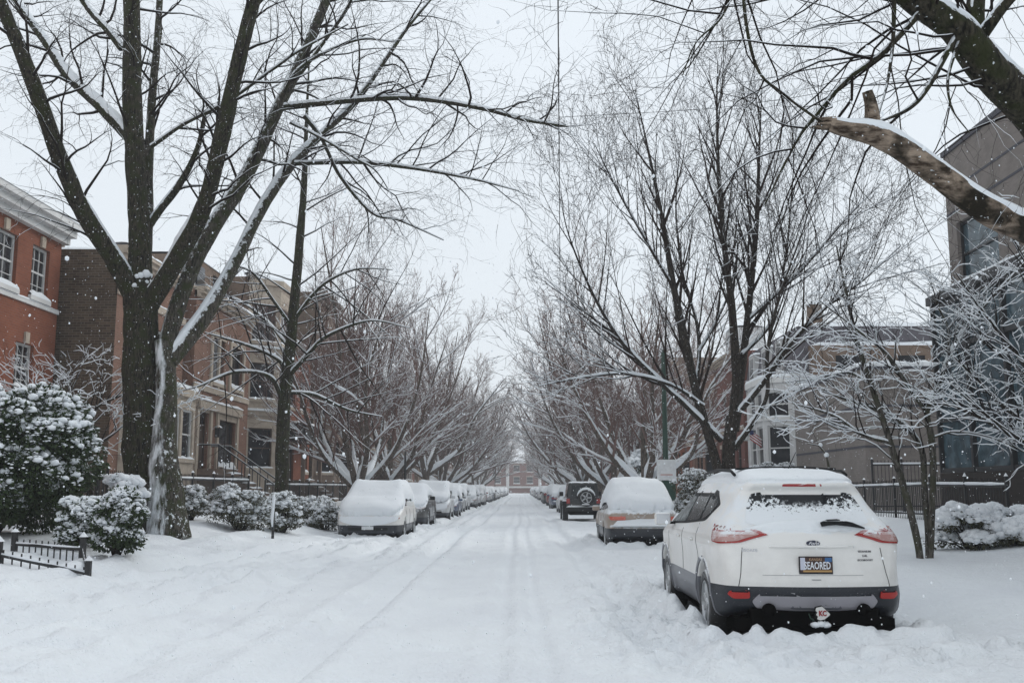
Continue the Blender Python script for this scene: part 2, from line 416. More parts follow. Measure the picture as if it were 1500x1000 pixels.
def make_ground():
    xs = [0.0]; 
    while xs[-1] < 260: xs.append(xs[-1] + (.045 if xs[-1] < 4.6 else min(20, .045 + (xs[-1] - 4.6) * .035)))
    xs = np.array(xs); xs = np.concatenate([-xs[:0:-1], xs])
    ys = [1.2]
    while ys[-1] < 900: ys.append(ys[-1] + max(.035, ys[-1] * .0048))
    ys = np.array(ys)
    X, Y = np.meshgrid(xs, ys); Z = height(X, Y)
    # gentle rise far beyond the end of the street keeps the sheet closed to the horizon
    nx, ny = len(xs), len(ys)
    idx = np.arange(nx * ny).reshape(ny, nx)
    Fq = np.stack([idx[:-1, :-1], idx[:-1, 1:], idx[1:, 1:], idx[1:, :-1]], -1).reshape(-1, 4)
    o = mesh_np('snow_ground', np.stack([X, Y, Z], -1), Fq, M['snow_ground'])
    tag(o, kind='structure'); o['label'] = 'snow covering street, kerbs and lawns, with faint wheel ruts and footprints'
    b = MB().box(-9, 9, 1.5, 330, -.2, -.11).build('road', M['asphalt']); tag(b, kind='structure')
    # snow behind and beside the camera
    b = MB(); b.add([(-300, -80, -.02), (300, -80, -.02), (300, 1.2, -.02), (-300, 1.2, -.02)], [(0, 1, 2, 3)])
    tag(b.build('snow_field', M['snow_soft']), kind='structure')

# ------------------------------------------------------------------ trees
def tubes(lines, sides, name, mat_, parent):
    """lines: list of (pts [k][3], radii [k]); many limbs in one mesh"""
    by = {}
    for p, r in lines: by.setdefault(len(p), []).append((p, r))
    Vs = []; Fs = []; off = 0
    for k, g in by.items():
        P = np.array([a for a, b in g], float); Rr = np.array([b for a, b in g], float); n = len(g)
        T = np.empty_like(P); T[:, 1:-1] = P[:, 2:] - P[:, :-2]; T[:, 0] = P[:, 1] - P[:, 0]; T[:, -1] = P[:, -1] - P[:, -2]
        T /= np.linalg.norm(T, axis=2, keepdims=True) + 1e-9
        mt = np.abs(P[:, -1] - P[:, 0]); ref = np.zeros((n, 3)); ref[np.arange(n), np.argmin(mt, 1)] = 1
        A = np.cross(T, ref[:, None, :]); A /= np.linalg.norm(A, axis=2, keepdims=True) + 1e-9; B = np.cross(A, T)
        w = np.arange(sides) * 2 * PI / sides
        V = P[:, :, None, :] + Rr[:, :, None, None] * (A[:, :, None, :] * np.cos(w)[None, None, :, None] + B[:, :, None, :] * np.sin(w)[None, None, :, None])
        idx = np.arange(n * k * sides).reshape(n, k, sides) + off
        q = np.stack([idx[:, :-1, :], np.roll(idx, -1, 2)[:, :-1, :], np.roll(idx, -1, 2)[:, 1:, :], idx[:, 1:, :]], -1).reshape(-1, 4)
        Vs.append(V.reshape(-1, 3)); Fs.append(q); off += n * k * sides
    if not Vs: return None
    return mesh_np(name, np.concatenate(Vs), np.concatenate(Fs), mat_, parent)

def snowcap(lines, base=.008, k=.62, thr=.93, keep=1.0, rnd=None):
    """snow lying along the top of each limb; steep stretches hold little"""
    o = []
    for p, r in lines:
        if rnd and rnd.random() > keep: continue
        P = np.array(p, float); rr = np.array(r, float)
        T = np.gradient(P, axis=0); T /= np.linalg.norm(T, axis=1, keepdims=True) + 1e-9
        s = np.clip((thr - np.abs(T[:, 2])) / .35, 0.0, 1) ** .7
        if s.max() < .08: continue
        rs = (rr * k + base) * s + .0006
        P = P.copy(); P[:, 2] += (rr * .75 + base * .35) * s + rr * (1 - s) * .3
        rs[-1] *= .4; rs[0] *= .7
        o.append((P, rs))
    return o

def unit(v):
    l = math.sqrt(v[0] ** 2 + v[1] ** 2 + v[2] ** 2) or 1; return (v[0] / l, v[1] / l, v[2] / l)
def grow(L_, rnd, p, d, ln, r, lv, cfg):
    n = cfg['seg'][lv]; pts = [p]; rad = [r]; dirs = [d]; wig = cfg['wig'][lv]; tr = cfg['trop'][lv]; st = ln / n
    for i in range(n):
        d = unit((d[0] + rnd.gauss(0, wig), d[1] + rnd.gauss(0, wig), d[2] + rnd.gauss(0, wig) + tr))
        p = (p[0] + d[0] * st, p[1] + d[1] * st, p[2] + d[2] * st)
        pts.append(p); dirs.append(d); rad.append(r * (1 - (i + 1) / n * cfg['taper']))
    L_[lv].append((pts, rad))
    spawn(L_, rnd, pts, rad, dirs, ln, lv, cfg)
def spawn(L_, rnd, pts, rad, dirs, ln, lv, cfg, cnt=None, t0=.22):
    if lv + 1 >= len(cfg['seg']): return
    k = cnt if cnt is not None else cfg['nch'][lv]
    if isinstance(k, float): k = max(2, int(k * ln + rnd.random()))
    n = len(pts) - 1
    for j in range(k):
        t = t0 + (1 - t0) * (j + rnd.random()) / k; f = t * n; i = min(n - 1, int(f)); f -= i
        a, b = pts[i], pts[i + 1]; q = (a[0] + (b[0] - a[0]) * f, a[1] + (b[1] - a[1]) * f, a[2] + (b[2] - a[2]) * f)
        dd = dirs[i + 1]; an = rnd.uniform(*cfg['ang'][lv])
        ax = unit((rnd.gauss(0, 1), rnd.gauss(0, 1), rnd.gauss(0, 1)))
        dt = ax[0] * dd[0] + ax[1] * dd[1] + ax[2] * dd[2]; pr = unit((ax[0] - dt * dd[0], ax[1] - dt * dd[1], ax[2] - dt * dd[2]))
        c, s = math.cos(an), math.sin(an); nd = unit((dd[0] * c + pr[0] * s, dd[1] * c + pr[1] * s, dd[2] * c + pr[2] * s + cfg['lift'][lv]))
        rr = rad[i] * rnd.uniform(.45, .65); rr = max(cfg['rmin'], min(rr, cfg['rmax'][lv]))
        l2 = cfg['len'][lv] * rnd.uniform(.6, 1.25) * (1.15 - .5 * t) if cfg.get('abs') else ln * rnd.uniform(*cfg['ratio']) * (1.15 - .45 * t)
        grow(L_, rnd, q, nd, l2, rr, lv + 1, cfg)

def smooth_line(ctrl, m):
    """Catmull-Rom through (x,y,z,r) control points"""
    P = np.array(ctrl, float); n = len(P); o = []
    E = np.vstack([2 * P[0] - P[1], P, 2 * P[-1] - P[-2]])
    for s in np.linspace(0, n - 1, m):
        i = min(n - 2, int(s)); t = s - i; a, b, c, d = E[i], E[i + 1], E[i + 2], E[i + 3]
        o.append(.5 * (2 * b + (c - a) * t + (2 * a - 5 * b + 4 * c - d) * t * t + (3 * b - 3 * c + d - a) * t ** 3))
    o = np.array(o); o[:, 3] = np.maximum(o[:, 3], .004); return o

def limb_mesh(name, L, sides, mat_, parent, rough=.08, seed=0):
    """a single big limb with knobbly uneven girth"""
    P = L[:, :3]; r = L[:, 3]; m = len(P)
    T = np.gradient(P, axis=0); T /= np.linalg.norm(T, axis=1, keepdims=True)
    mt = np.abs(P[-1] - P[0]); ref = np.zeros(3); ref[np.argmin(mt)] = 1
    A = np.cross(T, ref); A /= np.linalg.norm(A, axis=1, keepdims=True); B = np.cross(A, T)
    w = np.arange(sides) * 2 * PI / sides
    cs, sn = np.cos(w), np.sin(w)
    s = np.concatenate([[0], np.cumsum(np.linalg.norm(np.diff(P, axis=0), axis=1))])
    nn = fbm(cs[None, :] * 1.3 + 5 + seed, sn[None, :] * 1.3 + s[:, None] * 1.6, 7 + seed, 3) - .5
    fur = np.sin(w * 7 + seed)[None, :] * .02 + (noise2(w[None, :] * 3.5 + 0 * s[:, None], s[:, None] * 3 + seed, 5) - .5) * .09
    rr = r[:, None] * (1 + nn * rough * 4 + fur)
    V = P[:, None, :] + rr[..., None] * (A[:, None, :] * cs[None, :, None] + B[:, None, :] * sn[None, :, None])
    idx = np.arange(m * sides).reshape(m, sides)
    q = np.stack([idx[:-1], np.roll(idx, -1, 1)[:-1], np.roll(idx, -1, 1)[1:], idx[1:]], -1).reshape(-1, 4)
    V = V.reshape(-1, 3); V = np.vstack([V, P[-1] + T[-1] * r[-1] * .3])
    top = idx[-1]; e = len(V) - 1
    cap = np.array([[top[i], top[(i + 1) % sides], e, e] for i in range(sides)])
    o = mesh_np(name, V, q, mat_, parent)
    return o
def limb_snow(Ls, parent, thick=.05, seed=0):
    """thick ridge of snow lying on the upper side of big limbs: lens-shaped strip"""
    Vs = []; Fs = []; off = 0
    for L in Ls:
        P = L[:, :3]; r = L[:, 3]; m = len(P); T = np.gradient(P, axis=0); T /= np.linalg.norm(T, axis=1, keepdims=True)
        s = np.clip((.965 - np.abs(T[:, 2])) / .30, 0, 1) ** .8
        al = np.concatenate([[0], np.cumsum(np.linalg.norm(np.diff(P, axis=0), axis=1))])
        s = s * (.55 + .9 * fbm(al * 2.2 + seed, al * 0 + 3, 9, 3)); seed += 3
        s = np.clip(s, 0, 1.1)
        H = np.cross(T, (0, 0, 1)); H /= np.linalg.norm(H, axis=1, keepdims=True) + 1e-9; U = np.cross(H, T)
        K = 9; w = np.linspace(-1, 1, K); arc = w[None, :] * 1.15 * np.clip(s, .15, 1)[:, None]
        jit = (noise2(al[:, None] * 6 + seed, w[None, :] * 2, 13) - .5) * .35
        arc = arc * (1 + jit)
        lift = (thick * (.12 + .88 * np.clip(r / .13, 0, 1)))[:, None] * s[:, None] * (1 - w[None, :] ** 2) ** .6
        lift = lift - (1 - np.clip(s * 6, 0, 1))[:, None] * .03 * r[:, None] / .1
        rad = r[:, None] * 1.0 + lift
        # edges tuck just inside the bark
        rad = np.where(np.abs(w)[None, :] > .99, r[:, None] * .9, rad)
        V = P[:, None, :] + rad[..., None] * (U[:, None, :] * np.cos(arc)[..., None] + H[:, None, :] * np.sin(arc)[..., None])
        idx = np.arange(m * K).reshape(m, K) + off; off += m * K
        Fs.append(np.stack([idx[:-1, :-1], idx[:-1, 1:], idx[1:, 1:], idx[1:, :-1]], -1).reshape(-1, 4)); Vs.append(V.reshape(-1, 3))
    return mesh_np('snow_ridge', np.concatenate(Vs), np.concatenate(Fs), M['snow'], parent)

def tree_by_limbs(spec, cfg, seed, label, group=None, name='street_tree', bark='bark_dark', twig='twig', barks=None, snow_k=.62, base=.009, keep=1., px=True, thick=.06, cat='tree', snow_min=0.):
    """a tree whose stems and limbs were measured; finer branching grown on them.
       spec: list of (part name, [(px,py,Y,r)...], branches to grow)"""
    rnd = random.Random(seed)
    Ls = []
    for nm, pts, cnt, *o in spec:
        c = [(*at(a, b, Y), r) for a, b, Y, r in pts] if px else pts
        Ls.append(smooth_line(c, 10 * len(c)))
    base_p = Ls[0][0][:3].copy(); root = empty(name, tuple(base_p), 0, label, cat, group)
    out_ = [[] for _ in cfg['seg']]
    for k, ((nm, pts, cnt, *o), L) in enumerate(zip(spec, Ls)):
        L[:, :3] -= base_p
        mt = M[(barks or {}).get(k, bark)]
        limb_mesh(nm, L, 20 if L[0, 3] > .1 or nm == 'broken_limb' else 10, mt, root, .30 if nm == 'broken_limb' else .08, seed=k)
        if cnt:
            l = L[::5]; P = [tuple(v[:3]) for v in l]; D = [unit(tuple(P[min(i + 1, len(P) - 1)][a] - P[max(i - 1, 0)][a] for a in range(3))) for i in range(len(P))]
            ln = sum(math.dist(P[i], P[i + 1]) for i in range(len(P) - 1))
            spawn(out_, rnd, P, [v[3] for v in l], D, ln, 0, cfg, cnt, o[0] if o else .15)
    limb_snow([L for L in Ls if L[0, 3] > snow_min], root, thick, seed)
    mid = out_[1]; fine = [x for l in out_[2:] for x in l]
    if mid: tubes(mid, 6, 'branches', M[twig], root)
    if fine: tubes(fine, 3, 'twigs', M[twig], root)
    sn = snowcap(mid, base, snow_k) + snowcap(fine, base * .75, snow_k, keep=keep, rnd=rnd)
    if sn: tubes(sn, 4, 'branch_snow', M['snow'], root)
    return root

def vase_tree(seed, H=12., spread=5.8, twig='twig_red', bark='bark_grey', label='', group=None, nlimb=6, dens=1., fork=1.7, r0=.22):
    rnd = random.Random(seed); root = empty('street_tree', (0, 0, 0), 0, label, 'tree', group)
    cfg = dict(seg=[8, 6, 5, 4, 3], wig=[.06, .08, .10, .13, .15], trop=[.05, .05, .06, .05, .03], taper=.72, rmin=.0075,
               nch=[int(9 * dens), int(7 * dens), int(5 * dens), 3], ang=[(.45, .9), (.4, .8), (.4, .8), (.4, .9)], lift=[.15, .15, .1, .05],
               rmax=[.07, .03, .016, .009], ratio=(.35, .6))
    lean = (rnd.gauss(0, .05), rnd.gauss(0, .05))
    tr = smooth_line([(0, 0, -.3, r0 * 1.35), (lean[0] * .3, lean[1] * .3, .3, r0 * 1.05), (lean[0], lean[1], fork * .7, r0 * .95), (lean[0] * 2, lean[1] * 2, fork + .1, r0 * 1.02)], 16)
    limb_mesh('trunk', tr, 14, M[bark], root, seed=seed)
    L_ = [[] for _ in cfg['seg']]; limbs = []
    for k in range(nlimb):
        a = 2 * PI * (k + rnd.uniform(-.3, .3)) / nlimb; rr = r0 * rnd.uniform(.46, .68); out_r = spread * rnd.uniform(.55, 1.)
        h = (H - fork) * rnd.uniform(.86, 1.0) * (1.0 if out_r < spread * .75 else .74)
        c, s = math.cos(a), math.sin(a); x0, y0 = lean[0] * 2, lean[1] * 2
        ct = [(x0 + c * .05, y0 + s * .05, fork - .2, rr * 1.1), (x0 + c * out_r * .18, y0 + s * out_r * .18, fork + h * .05, rr), (x0 + c * out_r * .45, y0 + s * out_r * .45, fork + h * .22, rr * .78),
              (x0 + c * out_r * .72 + rnd.gauss(0, .2), y0 + s * out_r * .72 + rnd.gauss(0, .2), fork + h * .55, rr * .45), (x0 + c * out_r + rnd.gauss(0, .3), y0 + s * out_r, fork + h * .95, rr * .12)]
        if k == 0: ct = [(x0, y0, fork - .1, rr * 1.2), (x0 + .1, y0, fork + h * .2, rr), (x0 - .2, y0 + .1, fork + h * .6, rr * .6), (x0 + .1, y0, fork + h, rr * .15)]
        L = smooth_line(ct, 30); limbs.append(L)
        limb_mesh('limb', L, 8, M[bark], root, seed=k + seed)
        l = L[::3]; P = [tuple(v[:3]) for v in l]; D = [unit(tuple(P[min(i + 1, len(P) - 1)][q] - P[max(i - 1, 0)][q] for q in range(3))) for i in range(len(P))]
        spawn(L_, rnd, P, [v[3] for v in l], D, h * .85, 0, cfg, None, .36)
    limb_snow(limbs, root, .22, seed)
    tubes(L_[1], 4, 'branches', M[twig], root); fine = [x for l in L_[2:] for x in l]
    tubes(fine, 3, 'twigs', M[twig], root)
    low = lambda ls, f: [x for x in ls if rnd.random() < f * max(.05, 1.25 - x[0][0][2] / (H * .62))]
    sn = snowcap(L_[1], .035, .8) + snowcap(low(L_[2], 1.3), .016, .6) + snowcap(low([x for l in L_[3:] for x in l], .5), .008, .5)
    tubes(sn, 3, 'branch_snow', M['snow'], root)
    return root
# big left tree (22 m away) and the others near enough to have measured limbs
DROOP = dict(abs=True, seg=[8, 8, 6, 5, 4], wig=[.1, .15, .2, .22, .25], trop=[0, -.01, -.05, -.09, -.1], taper=.9, rmin=.0034,
             nch=[0, 4, 3, 2], ang=[(.5, 1.2), (.5, 1.1), (.4, 1.1), (.4, 1.1)], lift=[.15, .1, 0, 0], rmax=[.035, .016, .009, .006],
             len=[2.5, 1.4, .9, .5], ratio=(.4, .6))
def trees_near():
    S = [('trunk', [(226, 790, 22, .66), (221, 745, 22, .50), (213, 690, 22, .44), (208, 600, 22, .40), (205, 510, 22, .37), (207, 425, 22, .36)], 0),
         ('trunk', [(245, 790, 21.7, .50), (243, 740, 21.7, .40), (240, 690, 21.7, .33), (240, 640, 21.8, .27), (243, 560, 21.9, .23), (240, 500, 22, .22)], 0),
         ('limb', [(205, 450, 22, .235), (175, 395, 21.7, .200), (122, 310, 21, .174), (86, 225, 20.4, .165), (48, 120, 19.8, .148), (12, 30, 19.4, .131), (-25, -60, 19, .113), (-60, -160, 18.8, .087)], 20),
         ('limb', [(192, 205, 22, .131), (150, 160, 22.4, .122), (100, 112, 22.9, .109), (62, 55, 23.3, .096), (25, 5, 23.7, .083), (-20, -60, 24, .061)], 14),
         ('limb', [(207, 450, 22, .261), (205, 350, 22, .235), (199, 250, 22, .226), (194, 130, 22, .209), (193, 0, 22.1, .183), (190, -110, 22.2, .139), (186, -220, 22.3, .087)], 18, .4),
         ('limb', [(214, 400, 22.3, .131), (217, 300, 22.8, .117), (218, 230, 23, .109), (224, 130, 23.3, .096), (231, 55, 23.6, .087), (236, -40, 24, .070)], 12, .4),
         ('limb', [(215, 455, 22, .226), (262, 375, 21.5, .200), (302, 295, 21, .174), (325, 200, 20.6, .165), (345, 110, 20.3, .152), (372, 0, 20, .131), (398, -100, 19.6, .104)], 20, .25),
         ('limb', [(238, 520, 22, .191), (272, 415, 22.2, .183), (312, 335, 22.4, .174), (362, 255, 22.7, .157), (402, 170, 23, .144), (440, 90, 23.2, .122), (478, 0, 23.5, .104), (505, -80, 23.8, .078)], 20, .3),
         ('limb', [(248, 530, 22, .191), (300, 462, 22.6, .183), (340, 392, 23.2, .148), (388, 298, 24, .131), (432, 236, 24.6, .113), (482, 188, 25, .087), (530, 138, 25.2, .065), (592, 48, 25.5, .044), (635, -5, 25.8, .030)], 20, .3),
         ('limb', [(412, 158, 23.05, .074), (500, 149, 22.4, .063), (600, 144, 21.8, .054), (700, 158, 21.2, .045), (770, 176, 20.8, .037), (828, 185, 20.5, .024)], 20, .2),
         ('limb', [(432, 240, 24.5, .057), (520, 238, 24, .048), (600, 246, 23.6, .039), (690, 262, 23.2, .026), (760, 280, 23, .010)], 16, .2),
         ('limb', [(445, 170, 23.5, .052), (472, 205, 23.8, .045), (498, 258, 24, .039), (545, 312, 24.1, .031), (585, 323, 24.2, .023), (650, 352, 24.3, .009)], 8, .3),
         ('limb', [(206, 350, 22.1, .096), (232, 312, 22.2, .087), (262, 272, 22.3, .078), (288, 222, 22.4, .061), (300, 170, 22.5, .048)], 5, .4),
         ('limb', [(222, 215, 22, .044), (270, 182, 21.7, .039), (332, 150, 21.3, .033), (400, 102, 20.9, .028), (440, 74, 20.6, .023), (510, 36, 20.2, .013)], 12),
         ('limb', [(178, 72, 22.1, .074), (160, 48, 22.2, .070), (128, 12, 22.3, .061), (95, -40, 22.4, .044)], 6),
         ('limb', [(425, 180, 23.1, .035), (470, 202, 23, .030), (520, 232, 22.9, .024), (550, 250, 22.8, .017), (575, 288, 22.7, .007)], 6),
         ('limb', [(432, 120, 23.2, .044), (480, 55, 23, .039), (510, 10, 22.8, .035), (530, -40, 22.6, .026)], 8),
         ('limb', [(405, 160, 23, .044), (440, 100, 22.8, .035), (520, 60, 22.4, .026), (580, 62, 22.1, .010)], 8)]
    T = tree_by_limbs(S, DROOP, 3, 'huge old bare tree with mossy twin trunk, left of the street', name='large_tree',
                  barks={1: 'bark_wind', 7: 'bark_wind2', 8: 'bark_wind2', 5: 'bark_wind2'}, thick=.09, base=.004, keep=.10)
    rr = np.random.default_rng(2); c0 = at(207, 428, 22.0) - T.location; P = [(c0.x + rr.normal(0, .02 + .009 * q), c0.y + rr.normal(0, .10), c0.z + q * .035) for q in range(12) for _ in range(9)]
    blobs('fork_snow', P, np.array([[.07, .09, .08]]) * rr.uniform(.7, 1.2, (108, 1)), M['snow'], T, 3)
    # tree just outside the right edge whose limbs reach into the picture
    D2 = dict(DROOP, taper=.93, len=[2.2, 1.0, .6, .35], nch=[0, 4, 3, 2], rmin=.0017, rmax=[.012, .006, .004, .003], lift=[-.1, 0, 0, 0], trop=[0, -.015, -.05, -.07, -.08])
    b = Vector((5.9, 8.0, gz(5.9, 8))); 
    w = lambda x, y, z, r: (x, y, z, r)
    def p(a, c, Y, r): return (*at(a, c, Y), r)
    S = [('trunk', [w(b.x, b.y, b.z - .2, .48), w(b.x, b.y, b.z + .5, .36), w(b.x - .05, b.y, 2.4, .31), w(5.7, 8, 3.6, .30), w(5.5, 8, 4.6, .27), w(5.7, 8.1, 6.4, .2), w(5.9, 8.3, 8.6, .1)], 0),
         ('limb', [w(5.6, 8, 3.5, .24), p(1600, 262, 7.9, .19), p(1510, 165, 7.7, .165), p(1445, 100, 7.5, .145), p(1400, 42, 7.4, .125), p(1340, 2, 7.3, .10), p(1285, -45, 7.2, .09), p(1190, -120, 7.1, .07), p(1080, -160, 7.0, .045), p(950, -160, 7.0, .02)], 34, .2),
         ('broken_limb', [w(5.7, 8, 2.9, .17), p(1590, 385, 7.6, .13), p(1500, 334, 7.2, .098), p(1440, 303, 7.0, .088), p(1390, 268, 6.9, .080), p(1330, 222, 6.8, .074), p(1285, 196, 6.75, .074), p(1240, 187, 6.7, .052), p(1216, 181, 6.7, .042)], 0),
         ('broken_limb', [p(1283, 205, 6.75, .062), p(1279, 180, 6.75, .056), p(1276, 155, 6.72, .044), p(1270, 134, 6.7, .036)], 0),
         ('limb', [p(1430, 60, 7.45, .075), p(1428, 20, 7.5, .07), p(1436, -40, 7.6, .06), p(1450, -120, 7.7, .04)], 6),
         ('limb', [p(1440, 50, 7.4, .05), p(1470, 10, 7.3, .04), p(1505, -25, 7.2, .035), p(1560, -70, 7.1, .025)], 5),
         ('limb', [p(1356, 0, 7.35, .03), p(1343, 24, 7.28, .026), p(1292, 78, 7.1, .022), p(1240, 118, 7.0, .019), p(1190, 175, 6.9, .015), p(1165, 210, 6.85, .011), p(1120, 300, 6.8, .005)], 9),
         ('limb', [p(1408, 40, 7.4, .03), p(1390, 72, 7.3, .024), p(1358, 130, 7.15, .019), p(1330, 160, 7.05, .016), p(1290, 178, 7.0, .009)], 3),
         ('limb', [p(1410, 50, 7.4, .02), p(1398, 80, 7.3, .014), p(1388, 120, 7.2, .011), p(1395, 160, 7.1, .008), p(1420, 195, 7.0, .004)], 2),
         ('limb', [p(1310, -25, 7.25, .02), p(1308, 60, 7.1, .014), p(1300, 120, 6.95, .010), p(1288, 165, 6.8, .006)], 2),
         ('limb', [p(1130, -150, 7.0, .02), p(1090, -40, 6.9, .014), p(1105, 90, 6.8, .011), p(1150, 140, 6.75, .009), p(1222, 192, 6.7, .011)], 3),
         ('limb', [p(1100, -155, 7.0, .02), p(1085, -60, 6.9, .015), p(1060, 20, 6.8, .010), p(1020, 62, 6.75, .006), p(1000, 110, 6.7, .003)], 8)]
    T = tree_by_limbs([(n, q, c, *o) for n, q, c, *o in S], D2, 8, 'mossy near tree at the right edge with a broken bare limb reaching in', name='large_tree', px=False,
                      barks={2: 'bark_bare', 3: 'bark_bare'}, thick=.035, base=.0005, keep=.05, snow_min=.031)
    e = at(1217, 181, 6.7) - T.location; sp = MB(); r3 = random.Random(4)
    for q in range(9):
        a = q * .7; d = Vector((-.10 - .08 * r3.random(), .02, .01)); c = e + Vector((.03, .035 * math.cos(a), .035 * math.sin(a))); sp.tube([c, c + d * .6, c + d], [.018, .011, .002], 5)
    sp.build('splintered_end', M['bark_bare'], T)
    # tall fan-shaped tree on the right parkway
    UP = dict(abs=True, seg=[8, 8, 6, 4, 3], wig=[.05, .055, .08, .12, .15], trop=[.03, .04, .05, .03, .02], taper=.92, rmin=.0055,
              nch=[0, 5, 4, 2], ang=[(.35, .8), (.4, .8), (.4, .9), (.4, 1)], lift=[.25, .15, .05, 0], rmax=[.045, .018, .009, .006],
              len=[3.0, 1.4, .65, .35], ratio=(.4, .6))
    Y = 26.5
    S = [('trunk', [(1068, 760, Y, .238), (1068, 700, Y, .183), (1068, 650, Y, .166), (1074, 610, Y, .175)], 0),
         ('trunk', [(1066, 760, Y - .1, .158), (1052, 690, Y - .1, .127), (1038, 640, Y - .2, .119), (1020, 575, Y - .3, .114), (1004, 500, Y - .4, .099), (985, 410, Y - .5, .079), (968, 310, Y - .6, .055), (945, 200, Y - .6, .028), (930, 130, Y - .6, .009)], 20, .35),
         ('limb', [(1070, 640, Y, .135), (1078, 560, Y, .119), (1072, 450, Y + .1, .096), (1060, 350, Y + .3, .071), (1052, 240, Y + .4, .047), (1050, 140, Y + .5, .024), (1052, 90, Y + .5, .006)], 26, .3),
         ('limb', [(1076, 630, Y, .127), (1086, 545, Y + .3, .111), (1098, 440, Y + .6, .087), (1108, 330, Y + .9, .064), (1112, 220, Y + 1.1, .035), (1116, 130, Y + 1.2, .009)], 24, .3),
         ('limb', [(1056, 645, Y, .071), (1010, 600, Y - .5, .064), (965, 558, Y - 1, .055), (910, 500, Y - 1.4, .044), (868, 430, Y - 1.8, .032), (835, 350, Y - 2, .018), (820, 290, Y - 2.1, .006)], 22, .25),
         ('limb', [(1078, 610, Y, .071), (1115, 565, Y - .4, .064), (1155, 508, Y - .8, .052), (1205, 455, Y - 1.2, .035), (1265, 410, Y - 1.6, .020), (1320, 360, Y - 2, .006)], 22, .25),
         ('limb', [(1076, 658, Y, .067), (1108, 612, Y - .5, .059), (1124, 575, Y - .7, .055), (1124, 520, Y - .8, .047), (1140, 440, Y - .9, .032), (1175, 340, Y - 1, .018), (1200, 260, Y - 1, .006)], 18, .45),
         ('limb', [(1030, 595, Y - .3, .047), (985, 565, Y - .9, .041), (920, 548, Y - 1.5, .034), (860, 552, Y - 2, .024), (790, 565, Y - 2.5, .008)], 14),
         ('limb', [(1018, 570, Y - .2, .064), (1024, 520, Y + .2, .059), (1020, 470, Y + .5, .047), (1000, 400, Y + .9, .035), (990, 300, Y + 1.2, .024), (1000, 180, Y + 1.4, .008)], 16, .3),
         ('limb', [(1024, 515, Y + .2, .044), (1050, 470, Y + .6, .035), (1070, 420, Y + .8, .024), (1085, 340, Y + 1, .012)], 8),
         ('limb', [(1088, 520, Y + .3, .047), (1130, 470, Y + .8, .040), (1150, 380, Y + 1.2, .032), (1160, 280, Y + 1.6, .020), (1165, 190, Y + 1.9, .006)], 18, .3),
         ('limb', [(985, 420, Y - .5, .040), (950, 360, Y - .9, .032), (905, 280, Y - 1.4, .021), (870, 210, Y - 1.8, .008)], 16),
         ('limb', [(1095, 470, Y + .5, .040), (1170, 400, Y + .2, .032), (1240, 320, Y, .020), (1290, 270, Y - .1, .006)], 16)]
    tree_by_limbs(S, UP, 11, 'tall bare fan-shaped tree with snowy forks rising behind the near white car', bark='bark_wet', thick=.13, base=.008, keep=.14, twig='twig_mid')
    # slender tree in front of the row houses on the left
    ARCH = dict(UP, seg=[8, 8, 6, 4], nch=[0, 4, 3], trop=[0, -.02, -.02, 0], lift=[.05, .05, 0, 0], len=[3.4, 1.1, .5], rmin=.005, rmax=[.03, .013, .008, .006], wig=[.05, .07, .12, .15], ang=[(.9, 1.3), (.4, .8), (.4, .9), (.4, 1)])
    Y = 31
    S = [('trunk', [(412, 765, Y, .26), (413, 720, Y, .21), (414, 640, Y, .20), (418, 570, Y, .19), (426, 500, Y, .17), (433, 420, Y, .15), (441, 330, Y, .12), (446, 260, Y, .095), (449, 180, Y, .06), (452, 110, Y, .03), (455, 60, Y, .01)], 30, .35),
         ('limb', [(415, 590, Y, .07), (395, 552, Y - .5, .06), (345, 545, Y - 1, .045), (290, 566, Y - 1.5, .025), (265, 572, Y - 1.7, .01)], 10),
         ('limb', [(420, 545, Y, .065), (405, 525, Y - .4, .055), (360, 505, Y - .8, .04), (300, 487, Y - 1.2, .015)], 9),
         ('limb', [(424, 550, Y, .075), (455, 515, Y - .5, .06), (480, 492, Y - .9, .05), (540, 470, Y - 1.4, .03), (600, 480, Y - 1.8, .01)], 12),
         ('limb', [(420, 575, Y, .06), (460, 578, Y + .5, .05), (510, 600, Y + 1, .035), (560, 610, Y + 1.3, .012)], 9),
         ('limb', [(428, 480, Y, .055), (400, 440, Y - .5, .045), (370, 400, Y - 1, .03), (330, 385, Y - 1.4, .01)], 9),
         ('limb', [(430, 470, Y, .055), (470, 420, Y - .4, .045), (520, 395, Y - .8, .03), (575, 395, Y - 1.1, .01)], 9),
         ('limb', [(424, 510, Y, .05), (390, 470, Y + .5, .04), (350, 440, Y + 1, .03), (310, 430, Y + 1.4, .01)], 8)]
    tree_by_limbs(S, ARCH, 17, 'slender dark tree with arching snowy branches before the brick row houses', bark='bark_dark', thick=.08, base=.005, keep=.15)
    # thin multi-stem tree right of the near car
    MUL = dict(UP, seg=[8, 7, 5, 4], nch=[0, 4, 3], trop=[0, .02, .02, .0], lift=[.1, .1, 0, 0], len=[1.35, .7, .38], rmin=.0042, rmax=[.016, .009, .006, .005], wig=[.08, .16, .24, .3])
    Y = 17
